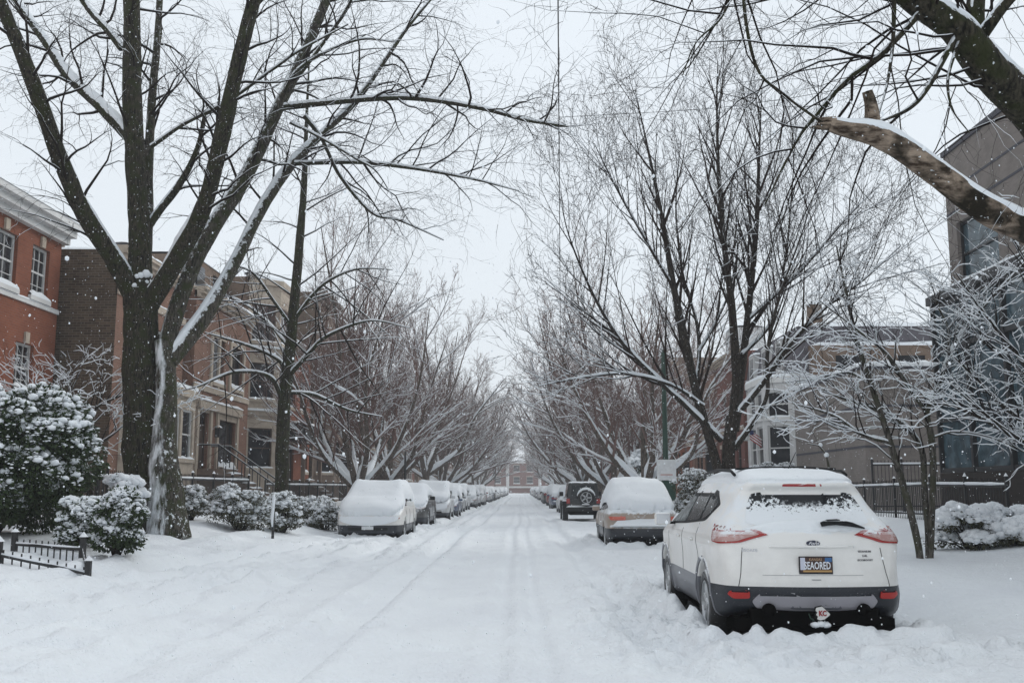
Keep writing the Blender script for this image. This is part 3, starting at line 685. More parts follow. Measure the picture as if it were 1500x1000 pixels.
    S = [('trunk', [(1349, 830, Y, .062), (1343, 790, Y, .058), (1330, 735, Y, .06), (1303, 645, Y, .054), (1280, 575, Y, .048), (1258, 510, Y, .04), (1242, 440, Y, .028), (1225, 360, Y, .012)], 16, .35),
         ('trunk', [(1360, 828, Y + .05, .05), (1359, 780, Y + .05, .048), (1354, 720, Y + .1, .046), (1351, 665, Y + .2, .052), (1332, 630, Y + .3, .045), (1300, 607, Y + .4, .04), (1255, 590, Y + .5, .03), (1195, 570, Y + .6, .01)], 13, .4),
         ('trunk', [(1362, 828, Y, .06), (1364, 770, Y, .055), (1367, 690, Y, .052), (1364, 640, Y, .055), (1358, 603, Y, .05), (1376, 560, Y, .042), (1398, 505, Y + .1, .035), (1440, 450, Y + .2, .026), (1500, 385, Y + .3, .014)], 18, .4),
         ('limb', [(1358, 605, Y, .04), (1332, 568, Y - .1, .034), (1300, 520, Y - .2, .028), (1262, 488, Y - .3, .02), (1200, 440, Y - .4, .008)], 12),
         ('limb', [(1304, 648, Y, .036), (1262, 636, Y - .1, .03), (1220, 608, Y - .2, .024), (1160, 590, Y - .3, .010)], 10),
         ('limb', [(1274, 560, Y, .028), (1240, 545, Y + .2, .023), (1200, 553, Y + .4, .015), (1150, 560, Y + .5, .006)], 7),
         ('limb', [(1390, 525, Y, .025), (1388, 480, Y - .2, .02), (1375, 450, Y - .3, .016), (1360, 400, Y - .4, .007)], 7),
         ('limb', [(1368, 640, Y, .022), (1400, 632, Y - .1, .018), (1450, 640, Y - .2, .014), (1500, 660, Y - .3, .008)], 5)]
    tree_by_limbs(S, MUL, 23, 'thin three-stemmed young tree plastered with snow, just right of the near car', name='young_tree', bark='bark_grey', twig='twig', thick=.045, base=.008, snow_k=.7, keep=.6)
    Y = 16
    b = [(1600, 800), (1590, 700)]
    S = [('trunk', [(1620, 830, Y, .11), (1612, 760, Y, .09), (1600, 700, Y, .08), (1575, 660, Y, .075)], 0),
         ('limb', [(1600, 700, Y, .05), (1540, 680, Y, .045), (1470, 630, Y, .036), (1400, 596, Y, .025), (1350, 590, Y, .01)], 14),
         ('limb', [(1590, 680, Y, .05), (1530, 640, Y + .2, .042), (1465, 590, Y + .4, .034), (1410, 535, Y + .6, .022), (1370, 500, Y + .7, .009)], 14),
         ('limb', [(1585, 670, Y, .05), (1540, 590, Y - .2, .042), (1490, 520, Y - .4, .034), (1450, 470, Y - .5, .022), (1400, 400, Y - .6, .009)], 14),
         ('limb', [(1580, 665, Y, .05), (1560, 560, Y + .1, .04), (1530, 460, Y + .2, .03), (1500, 380, Y + .2, .02), (1460, 310, Y + .2, .008)], 14),
         ('limb', [(1570, 690, Y, .035), (1520, 660, Y - .3, .03), (1450, 612, Y - .5, .02), (1395, 565, Y - .6, .009)], 10),
         ('limb', [(1560, 640, Y, .03), (1510, 560, Y + .3, .026), (1440, 500, Y + .5, .017), (1400, 450, Y + .6, .007)], 10)]
    tree_by_limbs(S, MUL, 29, 'small snow-laden tree at the right edge, branches crossing the tall glass bay', name='young_tree', bark='bark_wet', thick=.035, base=.008, snow_k=.7, keep=.45)
    # left yard tree behind the big evergreen
    Y = 23
    S = [('trunk', [(262, 800, Y + .5, .08), (150, 735, Y, .075), (120, 690, Y, .06), (118, 650, Y, .05)], 0),
         ('limb', [(118, 655, Y, .04), (85, 600, Y, .03), (50, 575, Y, .02), (5, 560, Y, .008)], 14),
         ('limb', [(118, 655, Y, .04), (140, 600, Y, .03), (175, 580, Y, .02), (215, 560, Y, .008)], 14),
         ('limb', [(120, 660, Y, .035), (100, 620, Y + .5, .03), (105, 575, Y + .8, .018), (120, 540, Y + 1, .007)], 12),
         ('limb', [(122, 665, Y, .035), (160, 640, Y - .3, .028), (200, 610, Y - .6, .015), (250, 600, Y - .8, .006)], 12)]
    S[0] = ('trunk', [(135, 740, Y, .08), (130, 700, Y, .07), (122, 670, Y, .055), (118, 650, Y, .05)], 0)
    tree_by_limbs(S, MUL, 31, 'low spreading snow-laden ornamental tree behind the big evergreen bush', name='ornamental_tree', bark='bark_wet', thick=.03, base=.01, snow_k=.8, keep=.6)

def trees_rows():
    grp = 'bare street trees lining the street'
    protos = [vase_tree(101, 12.6, 5.4, 'twig_red', 'bark_row', nlimb=8, dens=1.2, fork=1.2), vase_tree(102, 12.5, 5.2, 'twig_red', 'bark_row', nlimb=7, r0=.24, dens=1.15, fork=1.4),
              vase_tree(103, 12.8, 5.2, 'twig_grey', 'bark_row', nlimb=6, fork=2.2), vase_tree(104, 11, 5, 'twig_grey', 'bark_row', nlimb=5, fork=1.9)]
    spots = [(-7.0, 43.5, 0, 0.3, 1.0), (-7.1, 54, 1, 1.2, 1.05), (-7, 74, 2, 3.3, 1.05), (-7.2, 90, 0, 4., 1.0), (-7, 104, 1, .7, 1.0), (-7, 121, 3, 1.7, 1.1), (-7, 142, 2, 2.8, 1.1), (-7.2, 165, 0, 3.7, 1.1), (-8.5, 200, 1, 5, 1.15), (-9.5, 250, 2, .2, 1.15),
             (5.4, 43, 1, 2.0, .98), (5.5, 60, 0, 5.2, 1.0), (5.5, 74, 3, .4, 1.1), (5.5, 88, 1, 1.5, 1.05), (5.4, 104, 2, 2.5, 1.05), (5.5, 122, 0, 3.1, 1.1), (5.5, 144, 3, 4.4, 1.15), (5.5, 168, 1, 5.5, 1.1), (8.8, 215, 0, 1.9, 1.2), (9.6, 260, 1, 2.9, 1.2)]
    used = set(); ords = ['nearest', 'second', 'third', 'fourth', 'fifth', 'sixth', 'seventh', 'eighth', 'ninth', 'tenth', 'eleventh', 'twelfth', 'last']
    cnt = {-1: 0, 1: 0}; extra = {(-7.0, 43.5): 'reddish bare tree with snow-filled forks, right behind the snowed-in white hatchback'}
    for x, y, k, rz, s in spots:
        o = protos[k] if k not in used else copy_tree(protos[k]); used.add(k)
        o.location = (x, y, gz(x, y) - .05); o.rotation_euler = (0, 0, rz); wd = s * (1.0 if y < 60 else 1.18 if y < 85 else 1.32); o.scale = (wd, wd, s * (1.0 if y < 85 else 1.06))
        sd = -1 if x < 0 else 1; c = cnt[sd]; cnt[sd] += 1
        lab = extra.get((x, y)) or 'bare snow-dusted street tree, %s of the row receding along the %s kerb' % (ords[min(c + (13 - 13), 12)], 'left' if sd < 0 else 'right')
        tag(o, lab, 'tree', grp)
# ------------------------------------------------------------------ cars
def poly_sdf(P, X, Y):
    P = np.array(P, float); d = np.full(X.shape, 1e9); s = np.ones(X.shape)
    n = len(P)
    for i in range(n):
        a = P[i]; b = P[i - 1]; e = b - a; wx = X - a[0]; wy = Y - a[1]
        t = np.clip((wx * e[0] + wy * e[1]) / (e @ e + 1e-12), 0, 1)
        d = np.minimum(d, (wx - e[0] * t) ** 2 + (wy - e[1] * t) ** 2)
        c1 = Y >= a[1]; c2 = Y < b[1]; c3 = e[0] * wy > e[1] * wx
        s = np.where((c1 & c2 & c3) | (~c1 & ~c2 & ~c3), -s, s)
    return np.sqrt(d) * s
def smax(a, b, k):
    h = np.clip(.5 + .5 * (a - b) / k, 0, 1); return b * (1 - h) + a * h + k * h * (1 - h)
def rounded(P, r=.0, n=3):
    return P
def surface_nets(val, o, h):
    s = val < 0; nx, ny, nz = val.shape
    acc = np.zeros((nx - 1, ny - 1, nz - 1, 3)); cnt = np.zeros((nx - 1, ny - 1, nz - 1))
    for ax in range(3):
        sl0 = [slice(None)] * 3; sl1 = [slice(None)] * 3; sl0[ax] = slice(0, -1); sl1[ax] = slice(1, None)
        a = val[tuple(sl0)]; b = val[tuple(sl1)]; cr = (a < 0) != (b < 0); t = np.where(cr, a / (a - b + 1e-12), 0)
        oth = [i for i in range(3) if i != ax]
        for d0 in (0, 1):
            for d1 in (0, 1):
                ss = [None] * 3; ss[ax] = slice(0, val.shape[ax] - 1)
                for q, dd in zip(oth, (d0, d1)): ss[q] = slice(dd, val.shape[q] - 1 + dd)
                c = cr[tuple(ss)]; tt = t[tuple(ss)]
                acc[..., ax] += np.where(c, tt, 0); acc[..., oth[0]] += np.where(c, d0, 0); acc[..., oth[1]] += np.where(c, d1, 0); cnt += c
    act = cnt > 0; ids = np.full(cnt.shape, -1); ids[act] = np.arange(act.sum())
    g = np.stack(np.nonzero(act), -1)
    V = (g + acc[act] / cnt[act][:, None]) * h + np.array(o)
    Q = []
    for ax in range(3):
        u, v = [i for i in range(3) if i != ax]
        a = [slice(1, -1)] * 3; a[ax] = slice(0, -1); b = list(a); b[ax] = slice(1, None)
        sa = s[tuple(a)]; sb = s[tuple(b)]; cr = sa != sb; idx = np.stack(np.nonzero(cr), -1)
        base = idx.copy(); base[:, u] += 1; base[:, v] += 1
        def cell(du, dv):
            c = base.copy(); c[:, u] += du; c[:, v] += dv; return ids[c[:, 0], c[:, 1], c[:, 2]]
        q = np.stack([cell(-1, -1), cell(0, -1), cell(0, 0), cell(-1, 0)], -1)
        fl = sa[cr] if ax != 1 else ~sa[cr]
        q[~fl] = q[~fl][:, ::-1]; Q.append(q)
    return V, np.concatenate(Q)

def car_shape(sp, h):
    """body shell from its side silhouette, its width at every height and its plan taper, wheel wells cut out"""
    L, Wd, H = sp['L'], sp['W'], sp['H']
    xs = np.arange(-Wd / 2 - .12, Wd / 2 + .12 + h, h); ys = np.arange(-.15, L + .15, h); zs = np.arange(sp.get('zb', .16), H + .12, h)
    fy = np.arange(-.6, L + .6, .01); fz = np.arange(zs[0] - .02, zs[-1] + .04, .01)
    FY, FZ = np.meshgrid(fy, fz, indexing='ij'); A = poly_sdf(sp['side'], FY, FZ)
    X, Y, Z = np.meshgrid(xs, ys, zs, indexing='ij')
    q = (X / (Wd / 2)) ** 2
    ye = Y - sp.get('rb', .13) * q * np.clip(1 - Y / 1.3, 0, 1) + sp.get('fb', .22) * q * np.clip((Y - (L - 1.2)) / 1.2, 0, 1)
    def samp(yy, zz):
        i = np.clip((yy - fy[0]) / .01, 0, len(fy) - 2.001); j = np.clip((zz - fz[0]) / .01, 0, len(fz) - 2.001)
        i0 = i.astype(int); j0 = j.astype(int); a = i - i0; b = j - j0
        return (A[i0, j0] * (1 - a) + A[i0 + 1, j0] * a) * (1 - b) + (A[i0, j0 + 1] * (1 - a) + A[i0 + 1, j0 + 1] * a) * b
    a = samp(ye, Z)
    pz, pw = zip(*sp['prof']); hw = np.interp(Z, pz, pw) * Wd / 2
    tp = sp.get('taper', .28); tf = sp.get('ftaper', .30)
    hw = hw - tp * np.clip((.55 - Y) / .55, 0, 1.3) ** 2.4 - tf * np.clip((Y - (L - .75)) / .75, 0, 1.3) ** 2.2
    if 'ghtaper' in sp:   # greenhouse narrows to both ends
        up = sst(Z, sp['belt'], sp['belt'] + .3); hw = hw - up * (sp['ghtaper'] * np.clip((1.2 - Y) / 1.2, 0, 1) ** 1.6 + .10 * np.clip((Y - 2.3) / 1.2, 0, 1) ** 1.5)
    for yw in sp['wheels']:
        d = np.sqrt((Y - yw) ** 2 + (Z - sp['wr']) ** 2); hw = hw + .022 * np.exp(-((d - sp['wr'] - .10) / .09) ** 2)
    v = smax(a, np.abs(X) - hw, sp.get('k', .07))
    for bx in sp.get('cut', ()):   # recess boxes (x half, y0, y1, z0, z1)
        d = np.maximum.reduce([np.abs(X) - bx[0], bx[1] - Y, Y - bx[2], bx[3] - Z, Z - bx[4]]); v = smax(v, -d, .02)
    for yw in sp['wheels']:
        d = np.sqrt((Y - yw) ** 2 + (Z - sp['wr'] - .02) ** 2) - sp['wr'] - .055
        v = smax(v, -np.maximum(d, Wd / 2 - .30 - np.abs(X)), .015)
    V, Q = surface_nets(v, (xs[0], ys[0], zs[0]), h)
    return V, Q

def bm_part(bm, name, mt, parent, smooth=True):
    me = bpy.data.meshes.new(name); bm.to_mesh(me)
    if smooth:
        for p in me.polygons: p.use_smooth = True
    me.materials.append(mt); return put(bpy.data.objects.new(name, me), parent)

def decal(tree, poly, frame, name, mt, parent, off=.004, step=.05, depth=.02, smooth=True, keep=None):
    """panel of the given outline laid on the body: frame = (origin, u axis, v axis, ray direction)"""
    O, U, V_, D = [Vector(a) for a in frame]
    bm = bmesh.new(); vs = [bm.verts.new((p[0], p[1], 0)) for p in poly]; f = bm.faces.new(vs)
    bmesh.ops.triangulate(bm, faces=[f])
    for ax in (0, 1):
        lo = min(p[ax] for p in poly); hi = max(p[ax] for p in poly); c = lo + step
        while c < hi - step * .2:
            n = [0, 0, 0]; n[ax] = 1; co = [0, 0, 0]; co[ax] = c
            bmesh.ops.bisect_plane(bm, geom=bm.verts[:] + bm.edges[:] + bm.faces[:], plane_co=co, plane_no=n); c += step
    last = None
    for v in bm.verts:
        w = O + U * v.co.x + V_ * v.co.y; hit = tree.ray_cast(w - D * 3, D, 6)
        if hit[0] is None: v.tag = True; v.co = w
        else: v.co = hit[0] - D * off
    dead = [v for v in bm.verts if v.tag]
    if dead: bmesh.ops.delete(bm, geom=dead, context='VERTS')
    if not bm.faces: bm.free(); return None
    ed = [e for e in bm.edges if e.is_boundary]
    r = bmesh.ops.extrude_edge_only(bm, edges=ed)
    for v in [g for g in r['geom'] if isinstance(g, bmesh.types.BMVert)]: v.co += D * depth
    bmesh.ops.recalc_face_normals(bm, faces=bm.faces)
    o = bm_part(bm, name, mt, parent, False); bm.free()
    return o
def bez(pts, n=5, r=.35):
    """round the corners of an outline"""
    o = []; m = len(pts)
    for i in range(m):
        a, b, c = Vector(pts[i - 1]), Vector(pts[i]), Vector(pts[(i + 1) % m])
        p = b + (a - b) * r * .5; q = b + (c - b) * r * .5
        for k in range(n + 1):
            t = k / n; v = p * (1 - t) ** 2 + b * 2 * t * (1 - t) + q * t * t; o.append((v.x, v.y))
    return o
REAR = ((0, 0, 0), (1, 0, 0), (0, 0, 1), (0, 1, 0))
def FRONT(L): return ((0, L, 0), (1, 0, 0), (0, 0, 1), (0, -1, 0))
def SIDE(s): return ((0, 0, 0), (0, 1, 0), (0, 0, 1), (-s, 0, 0))

def wheel(root, x, y, r, w, side, mtr='rim', spokes=5):
    M_ = Matrix.Translation((x, y, r)) @ Matrix.Rotation(PI / 2 * side, 4, 'Y')
    t = MB().lathe([(r * .62, -w / 2), (r * .9, -w / 2), (r * .975, -w / 2 + .03), (r, -w / 2 + .07), (r, w / 2 - .07), (r * .975, w / 2 - .03), (r * .9, w / 2), (r * .66, w / 2), (r * .64, w / 2 - .06), (r * .3, w / 2 - .10)], M_, 36).build('wheel', M['tyre'], root, True)
    b = MB().lathe([(r * .66, w / 2 - .055), (r * .665, w / 2 - .006), (r * .62, w / 2 - .006), (r * .58, w / 2 - .05), (r * .58, w / 2 - .09), (r * .1, w / 2 - .09)], M_, 36)
    for k in range(spokes):
        q = M_ @ Matrix.Rotation(2 * PI * k / spokes, 4, 'Z') @ Matrix.Translation((r * .36, 0, w / 2 - .04))
        b.mbox(q, r * .52, r * .15, .035)
    b.lathe([(r * .17, w / 2 - .06), (r * .16, w / 2 - .015), (r * .08, w / 2 - .01)], M_, 20)
    b.build('rim', M[mtr], t)
    return t

def car_snow(bv, x0, x1, y0, y1, T, seed, parent, heavy=True, thr=.3, name='snow_blanket', step=.045, zmin=.75, sm=2, edge=.12):
    """blanket of snow found by dropping onto the body from above, smoothed and rounded at its rim"""
    xs = np.arange(x0, x1 + 1e-6, step); ys = np.arange(y0, y1 + 1e-6, step); nx, ny = len(xs), len(ys)
    Z = np.full((nx, ny), np.nan); N = np.zeros((nx, ny))
    for i, x in enumerate(xs):
        for j, y in enumerate(ys):
            h = bv.ray_cast(Vector((x, y, 3)), Vector((0, 0, -1)))
            if h[0] is not None and h[0].z > zmin and h[1].z > (.12 if heavy else thr): Z[i, j] = h[0].z; N[i, j] = h[1].z
    ok = ~np.isnan(Z); Zf = np.where(ok, Z, 0)
    # distance to the edge of the covered area, in cells
    D = np.where(ok, 99., 0.)
    for _ in range(int(edge / step) + 3):
        P = np.pad(D, 1); m = np.minimum.reduce([P[:-2, 1:-1], P[2:, 1:-1], P[1:-1, :-2], P[1:-1, 2:], P[:-2, :-2] + .4, P[2:, 2:] + .4, P[2:, :-2] + .4, P[:-2, 2:] + .4]) + 1
        D = np.where(ok, np.minimum(D, m), 0)
    e = np.clip((D - .7) * step / edge, 0, 1); e = np.sqrt(np.clip(1 - (1 - e) ** 2, 0, 1))
    XX, YY = np.meshgrid(xs, ys, indexing='ij')
    th = T * (.72 + .56 * fbm(XX * 1.8 + seed, YY * 1.8, seed, 3)) * e / np.clip(N, .45, 1)
    th = th + (fbm(XX * 7, YY * 7, seed + 3, 3) - .5) * .022 * e
    S = Zf + th
    for _ in range(sm):
        Sp = np.pad(S, 1, mode='edge'); Wp = np.pad(ok.astype(float), 1)
        num = sum(Sp[a:a + nx, b:b + ny] * Wp[a:a + nx, b:b + ny] for a in range(3) for b in range(3)); den = sum(Wp[a:a + nx, b:b + ny] for a in range(3) for b in range(3))
        S2 = np.where(den > 0, num / np.maximum(den, 1), S); S = np.where(ok, np.maximum(S2, Zf + .004), S)
    e2 = np.clip((D - .9) * step / .10, 0, 1); S = Zf + .003 + (S - Zf) * np.sqrt(np.clip(1 - (1 - e2) ** 2, 0, 1))
    idm = np.full((nx, ny), -1); idm[ok] = np.arange(ok.sum())
    V = np.stack([XX[ok], YY[ok], S[ok]], -1).tolist(); Fs = []
    q = ok[:-1, :-1] & ok[1:, :-1] & ok[1:, 1:] & ok[:-1, 1:]
    I, J = np.nonzero(q)
    Fs = np.stack([idm[I, J], idm[I + 1, J], idm[I + 1, J + 1], idm[I, J + 1]], -1).tolist()
    me = bpy.data.meshes.new(name); me.from_pydata(V, [], Fs); bm = bmesh.new(); bm.from_mesh(me)
    bmesh.ops.delete(bm, geom=[v for v in bm.verts if not v.link_faces], context='VERTS')
    for _ in range(5): bmesh.ops.smooth_vert(bm, verts=[v for v in bm.verts if v.is_boundary], factor=.5, use_axis_x=True, use_axis_y=True, use_axis_z=True)
    r = bmesh.ops.extrude_edge_only(bm, edges=[e_ for e_ in bm.edges if e_.is_boundary])
    for v in [g for g in r['geom'] if isinstance(g, bmesh.types.BMVert)]: v.co.z -= .12; v.co.x *= .965; v.co.y += (.5 * (y0 + y1) - v.co.y) * .02
    bmesh.ops.recalc_face_normals(bm, faces=bm.faces)
    o = bm_part(bm, name, M['snow_soft'], parent); bm.free(); bpy.data.meshes.remove(me)
    return o

def body_parts(root, sp, h, paint, clad='clad', clad_z=.5, clad_mid='clad_grey'):
    V, Q = car_shape(sp, h)
    bm = bmesh.new(); me = bpy.data.meshes.new('t'); me.from_pydata(V.tolist(), [], Q.tolist()); bm.from_mesh(me); bpy.data.meshes.remove(me)
    for _ in range(2): bmesh.ops.smooth_vert(bm, verts=bm.verts, factor=.35, use_axis_x=True, use_axis_y=True, use_axis_z=True)
    bmesh.ops.recalc_face_normals(bm, faces=bm.faces)
    bv = BVHTree.FromBMesh(bm)
    if clad_z:
        bmesh.ops.bisect_plane(bm, geom=bm.verts[:] + bm.edges[:] + bm.faces[:], plane_co=(0, 0, clad_z), plane_no=(0, 0, 1))
        lo = [f for f in bm.faces if f.calc_center_median().z < clad_z]
        L = sp['L']
        for nm, test, mt in (('bumper', lambda y: y < sp['wheels'][0] - .1, clad), ('sill', lambda y: sp['wheels'][0] - .1 <= y <= sp['wheels'][1] + .1, clad_mid), ('bumper', lambda y: y > sp['wheels'][1] + .1, clad)):
            b2 = bm.copy(); b2.faces.ensure_lookup_table()
            bmesh.ops.delete(b2, geom=[f for f in b2.faces if not (f.calc_center_median().z < clad_z and test(f.calc_center_median().y))], context='FACES')
            bm_part(b2, nm, M[mt], root); b2.free()
        bmesh.ops.delete(bm, geom=lo, context='FACES')
    bm_part(bm, 'body', M[paint], root); bm.free()
    # dark floor and wheel-well lining
    b = MB(); Wd = sp['W']; ws = sp['wheels']
    b.box(-Wd / 2 + .16, Wd / 2 - .16, .12, sp['L'] - .25, .17, .30)
    b.box(-Wd / 2 + .31, Wd / 2 - .31, .3, sp['L'] - .4, .25, .78)
    b.build('underbody', M['underbody'], root)
    return bv

def text_mesh(name, s, size, mt, parent, loc, rot, ext=.002, bold=.0, shear=0, xs=1):
    c = bpy.data.curves.new(name, 'FONT'); c.body = s; c.size = size; c.align_x = 'CENTER'; c.align_y = 'CENTER'; c.extrude = ext; c.offset = bold; c.shear = shear; c.resolution_u = 2
    t = bpy.data.objects.new(name, c); COL.objects.link(t); bpy.context.view_layer.update()
    me = bpy.data.meshes.new_from_object(t.evaluated_get(bpy.context.evaluated_depsgraph_get())); bpy.data.objects.remove(t); me.materials.clear(); me.materials.append(mt)
    o = put(bpy.data.objects.new(name, me), parent); o.location = loc; o.rotation_euler = rot; o.scale = (xs, 1, 1); return o

SUV = dict(L=4.52, W=1.84, H=1.70, wr=.355, wheels=(.88, 3.57), belt=1.10, ghtaper=.15, k=.085, rb=.18, taper=.22, zb=.2,
           side=[(.16, .34), (.07, .40), (.0, .56), (.0, .66), (.035, .78), (.06, .86), (.085, 1.02), (.11, 1.10), (.16, 1.14), (.30, 1.32), (.43, 1.49), (.40, 1.53), (.36, 1.57), (.42, 1.61), (.9, 1.675), (1.7, 1.70), (2.4, 1.67), (2.72, 1.58),
                 (3.1, 1.37), (3.45, 1.16), (3.75, 1.08), (4.1, 1.0), (4.35, .88), (4.47, .74), (4.52, .55), (4.48, .34), (4.3, .24), (.4, .26)],
           prof=[(.2, .90), (.34, .955), (.50, .99), (.62, .985), (.80, .985), (.96, 1.0), (1.04, .985), (1.14, .93), (1.30, .845), (1.48, .745), (1.60, .65), (1.72, .44)],
           cut=[(.30, -.2, .035, .80, .965)])

def near_suv():
    X0, Y0 = 2.80, 9.72
    root = empty('parked_suv', (X0, Y0, -.12), 0, 'white compact SUV nearest the camera with snow-speckled rear window and a red-marked hitch cover', 'car')
    bv = body_parts(root, SUV, .02, 'paint_white', 'clad', .60)
    # rear window
    g = bez([(-.62, 1.165), (.62, 1.165), (.56, 1.36), (.49, 1.495), (-.49, 1.495), (-.56, 1.36)], 5, .5)
    decal(bv, g, REAR, 'rear_window', M['rear_glass'], root, .006, .025)
    w = MB(); w.tube([(.10, .06, 1.18), (.16, .05, 1.20), (.25, .055, 1.205), (.40, .06, 1.18), (.53, .09, 1.145)], [.022, .030, .030, .022, .008], 8)
    w.v = [(x, y + .075 - .0, z) for x, y, z in w.v]; w.build('rear_wiper', M['black_plastic'], root, True)
    MB().slab(.1, .5, .10, .15, 1.215, .012).build('wiper_snow', M['snow'], root, True)
    decal(bv, bez([(-.2, 1.545), (.2, 1.545), (.19, 1.572), (-.19, 1.572)], 2, .3), REAR, 'brake_light', m_paint('brake_lens', (.35, .02, .02), .33, .3), root, .004)
    # tail lights wrap round the corners
    q = math.sqrt(.5)
    for s in (-1, 1):
        fr = ((0, 0, 0), (-s * q, q, 0) if False else (s * q, q, 0), (0, 0, 1), (-s * q, q, 0))
        # u runs outward along the corner, from the inner tip to the flank
        P = [(.38, 1.085), (.50, 1.045), (.60, 1.005), (.80, .995), (.935, 1.01), (.99, 1.10), (1.03, 1.175), (.93, 1.165), (.75, 1.17), (.62, 1.165), (.52, 1.14)]
        ln = decal(bv, bez(P, 2, .3), fr, 'tail_light', M['lamp_red'], root, .016, .025, .03)
        inn = [(.45, 1.085), (.54, 1.055), (.62, 1.022), (.80, 1.010), (.925, 1.018), (.97, 1.10), (.995, 1.16), (.80, 1.164), (.66, 1.158), (.55, 1.13)]
        decal(bv, bez(inn, 2, .3), fr, 'lens', M['lamp_clear'], ln, .023, .025, .02)
        if s > 0:
            decal(bv, bez([(.48, 1.095), (.60, 1.085), (.74, 1.10), (.74, 1.138), (.62, 1.135)], 2, .3), fr, 'lens', M['lamp_red'], ln, .028, .025, .01)
        decal(bv, bez([(s * .62, .485), (s * .77, .48), (s * .82, .52), (s * .80, .555), (s * .63, .565)], 2, .4), REAR, 'reflector', M['reflex'], root, .018, .015)
    # dark top lip of the bumper trim and the light skid plate
    sk = [(-.60, .46), (-.56, .40), (-.50, .37), (.50, .37), (.56, .40), (.60, .46), (.545, .525), (.50, .545), (-.50, .545), (-.545, .525)]
    decal(bv, bez(sk, 3, .5), REAR, 'skid_plate', M['skid'], root, .022, .02)
    decal(bv, bez([(-.25, .385), (.25, .385), (.22, .435), (-.22, .435)], 3, .5), REAR, 'skid_recess', M['clad_grey'], root, .027, .02)
    for s in (-1, 1):
        b = MB(); b.lathe([(.052, -.02), (.06, 0), (.06, .3)], Matrix.Translation((s * .45, .03, .385)) @ Matrix.Rotation(-PI / 2, 4, 'X'), 20); b.build('exhaust', M['underbody'], root, True)
    b = MB(); b.box(-.62, .62, .10, .5, .22, .40); b.box(-.66, .66, .28, .55, .22, .38); b.build('rear_valance', M['underbody'], root, bevel=.03)
    # recessed number plate
    pl = MB().box(-.16, .16, .014, .030, .72, .885).build('licence_plate', M['black_frame'], root)
    pf = MB().box(-.152, .152, .008, .0135, .735, .878).build('plate_field', mat('plate_brown', (.05, .018, .012), .4), pl)
    MB().box(.085, .150, .0045, .0078, .835, .874).build('plate_corner', mat('plate_blue', (.03, .12, .30), .4), pl)
    MB().box(-.150, -.105, .0045, .0078, .76, .874).build('plate_sticker', mat('plate_white', (.55, .57, .66), .5), pl)
    MB().box(-.125, .148, .0045, .0078, .74, .757).build('plate_base', mat('plate_gold', (.45, .27, .10), .5), pl)
    wl = mat('plate_letters', (.74, .76, .80), .5)
    text_mesh('plate_number', 'SEAORED', .098, wl, pl, (.012, .004, .797), (PI / 2, 0, 0), .0015, .0015, 0, .60)
    text_mesh('plate_heading', 'KANSAS', .034, mat('plate_tan', (.5, .33, .2), .5), pl, (-.005, .004, .856), (PI / 2, 0, 0), .001, .0, 0, 1.0)
    # oval badge with script, model letters, trim letters
    el = [(.066 * math.cos(a * PI / 16), 1.005 + .027 * math.sin(a * PI / 16)) for a in range(32)]
    od = decal(bv, el, REAR, 'badge', mat('badge_blue', (.01, .014, .04), .3), root, .010)
    yb = bv.ray_cast(Vector((0, -1, 1.005)), Vector((0, 1, 0)))[0].y - .012
    text_mesh('badge_script', 'Ford', .046, M['chrome'], od, (0, yb, 1.003), (PI / 2, 0, 0), .0015, .0008, .45, 1.1)
    def onrear(x, z): return bv.ray_cast(Vector((x, -1, z)), Vector((0, 1, 0)))[0].y
    for x, z, t, sz in ((-.60, .935, 'ESCAPE', .036), (.50, .925, 'TITANIUM', .024), (.50, .885, '2.0L', .026), (.50, .845, 'ECOBOOST', .024)):
        mm = M['chrome'] if x < 0 else mat('letter_dark', (.10, .10, .11), .35)
        dy = onrear(x + .1, z) - onrear(x - .1, z)
        text_mesh('lettering', t, sz, mm, root, (x, onrear(x, z) - .005, z), (PI / 2, 0, math.atan2(dy, .2)), .0015, .0006, 0, 1.25)
    # gate seams, handle ledge
    for P in ([(-.50, .60), (-.497, .60), (-.475, 1.0), (-.478, 1.0)],):
        pass
    for s in (-1, 1):
        seam = [(s * .72, .60), (s * .726, .60), (s * .70, .72), (s * .665, .995), (s * .659, .995), (s * .694, .72)]
        decal(bv, seam, REAR, 'gate_seam', M['black_plastic'], root, .003, .02, .004)
    decal(bv, [(-.50, .706), (.50, .706), (.50, .709), (-.50, .709)], REAR, 'gate_seam', M['clad_grey'], root, .003, .02, .004)
    decal(bv, bez([(-.42, .968), (.42, .968), (.40, .985), (-.40, .985)], 2, .3), REAR, 'handle_ledge', M['paint_white'], root, .028, .05, .03)
    decal(bv, bez([(-.055, .672), (.055, .672), (.04, .665), (-.04, .665)], 2, .3), REAR, 'lock_cover', M['clad_grey'], root, .006, .02)
    # hitch cover: white arrowhead with red letters
    h = MB(); h.box(-.035, .035, -.06, .3, .26, .33); hc = h.build('hitch', M['black_plastic'], root, bevel=.006)
    AR = [(-.055, .43), (.01, .445), (.035, .42), (.085, .375), (.095, .36), (.085, .345), (.03, .305), (-.02, .295), (-.05, .31), (-.04, .335), (-.06, .355), (-.045, .38), (-.065, .40)]
    def plate(P, y0, y1, nm, mt, par, cx=0, cz=0, k=1.):
        P = [(cx + (x - cx) * k, cz + (z - cz) * k) for x, z in P]
        n = len(P); vs = [(x, y0, z) for x, z in P] + [(x, y1, z) for x, z in P]
        return MB().add(vs, [tuple(range(n)), tuple(range(n, 2 * n))[::-1]] + [(i, (i + 1) % n, n + (i + 1) % n, n + i) for i in range(n)]).build(nm, mt, par)
    plate(AR, -.085, -.06, 'arrowhead_rim', M['black_plastic'], hc, .012, .37, .95)
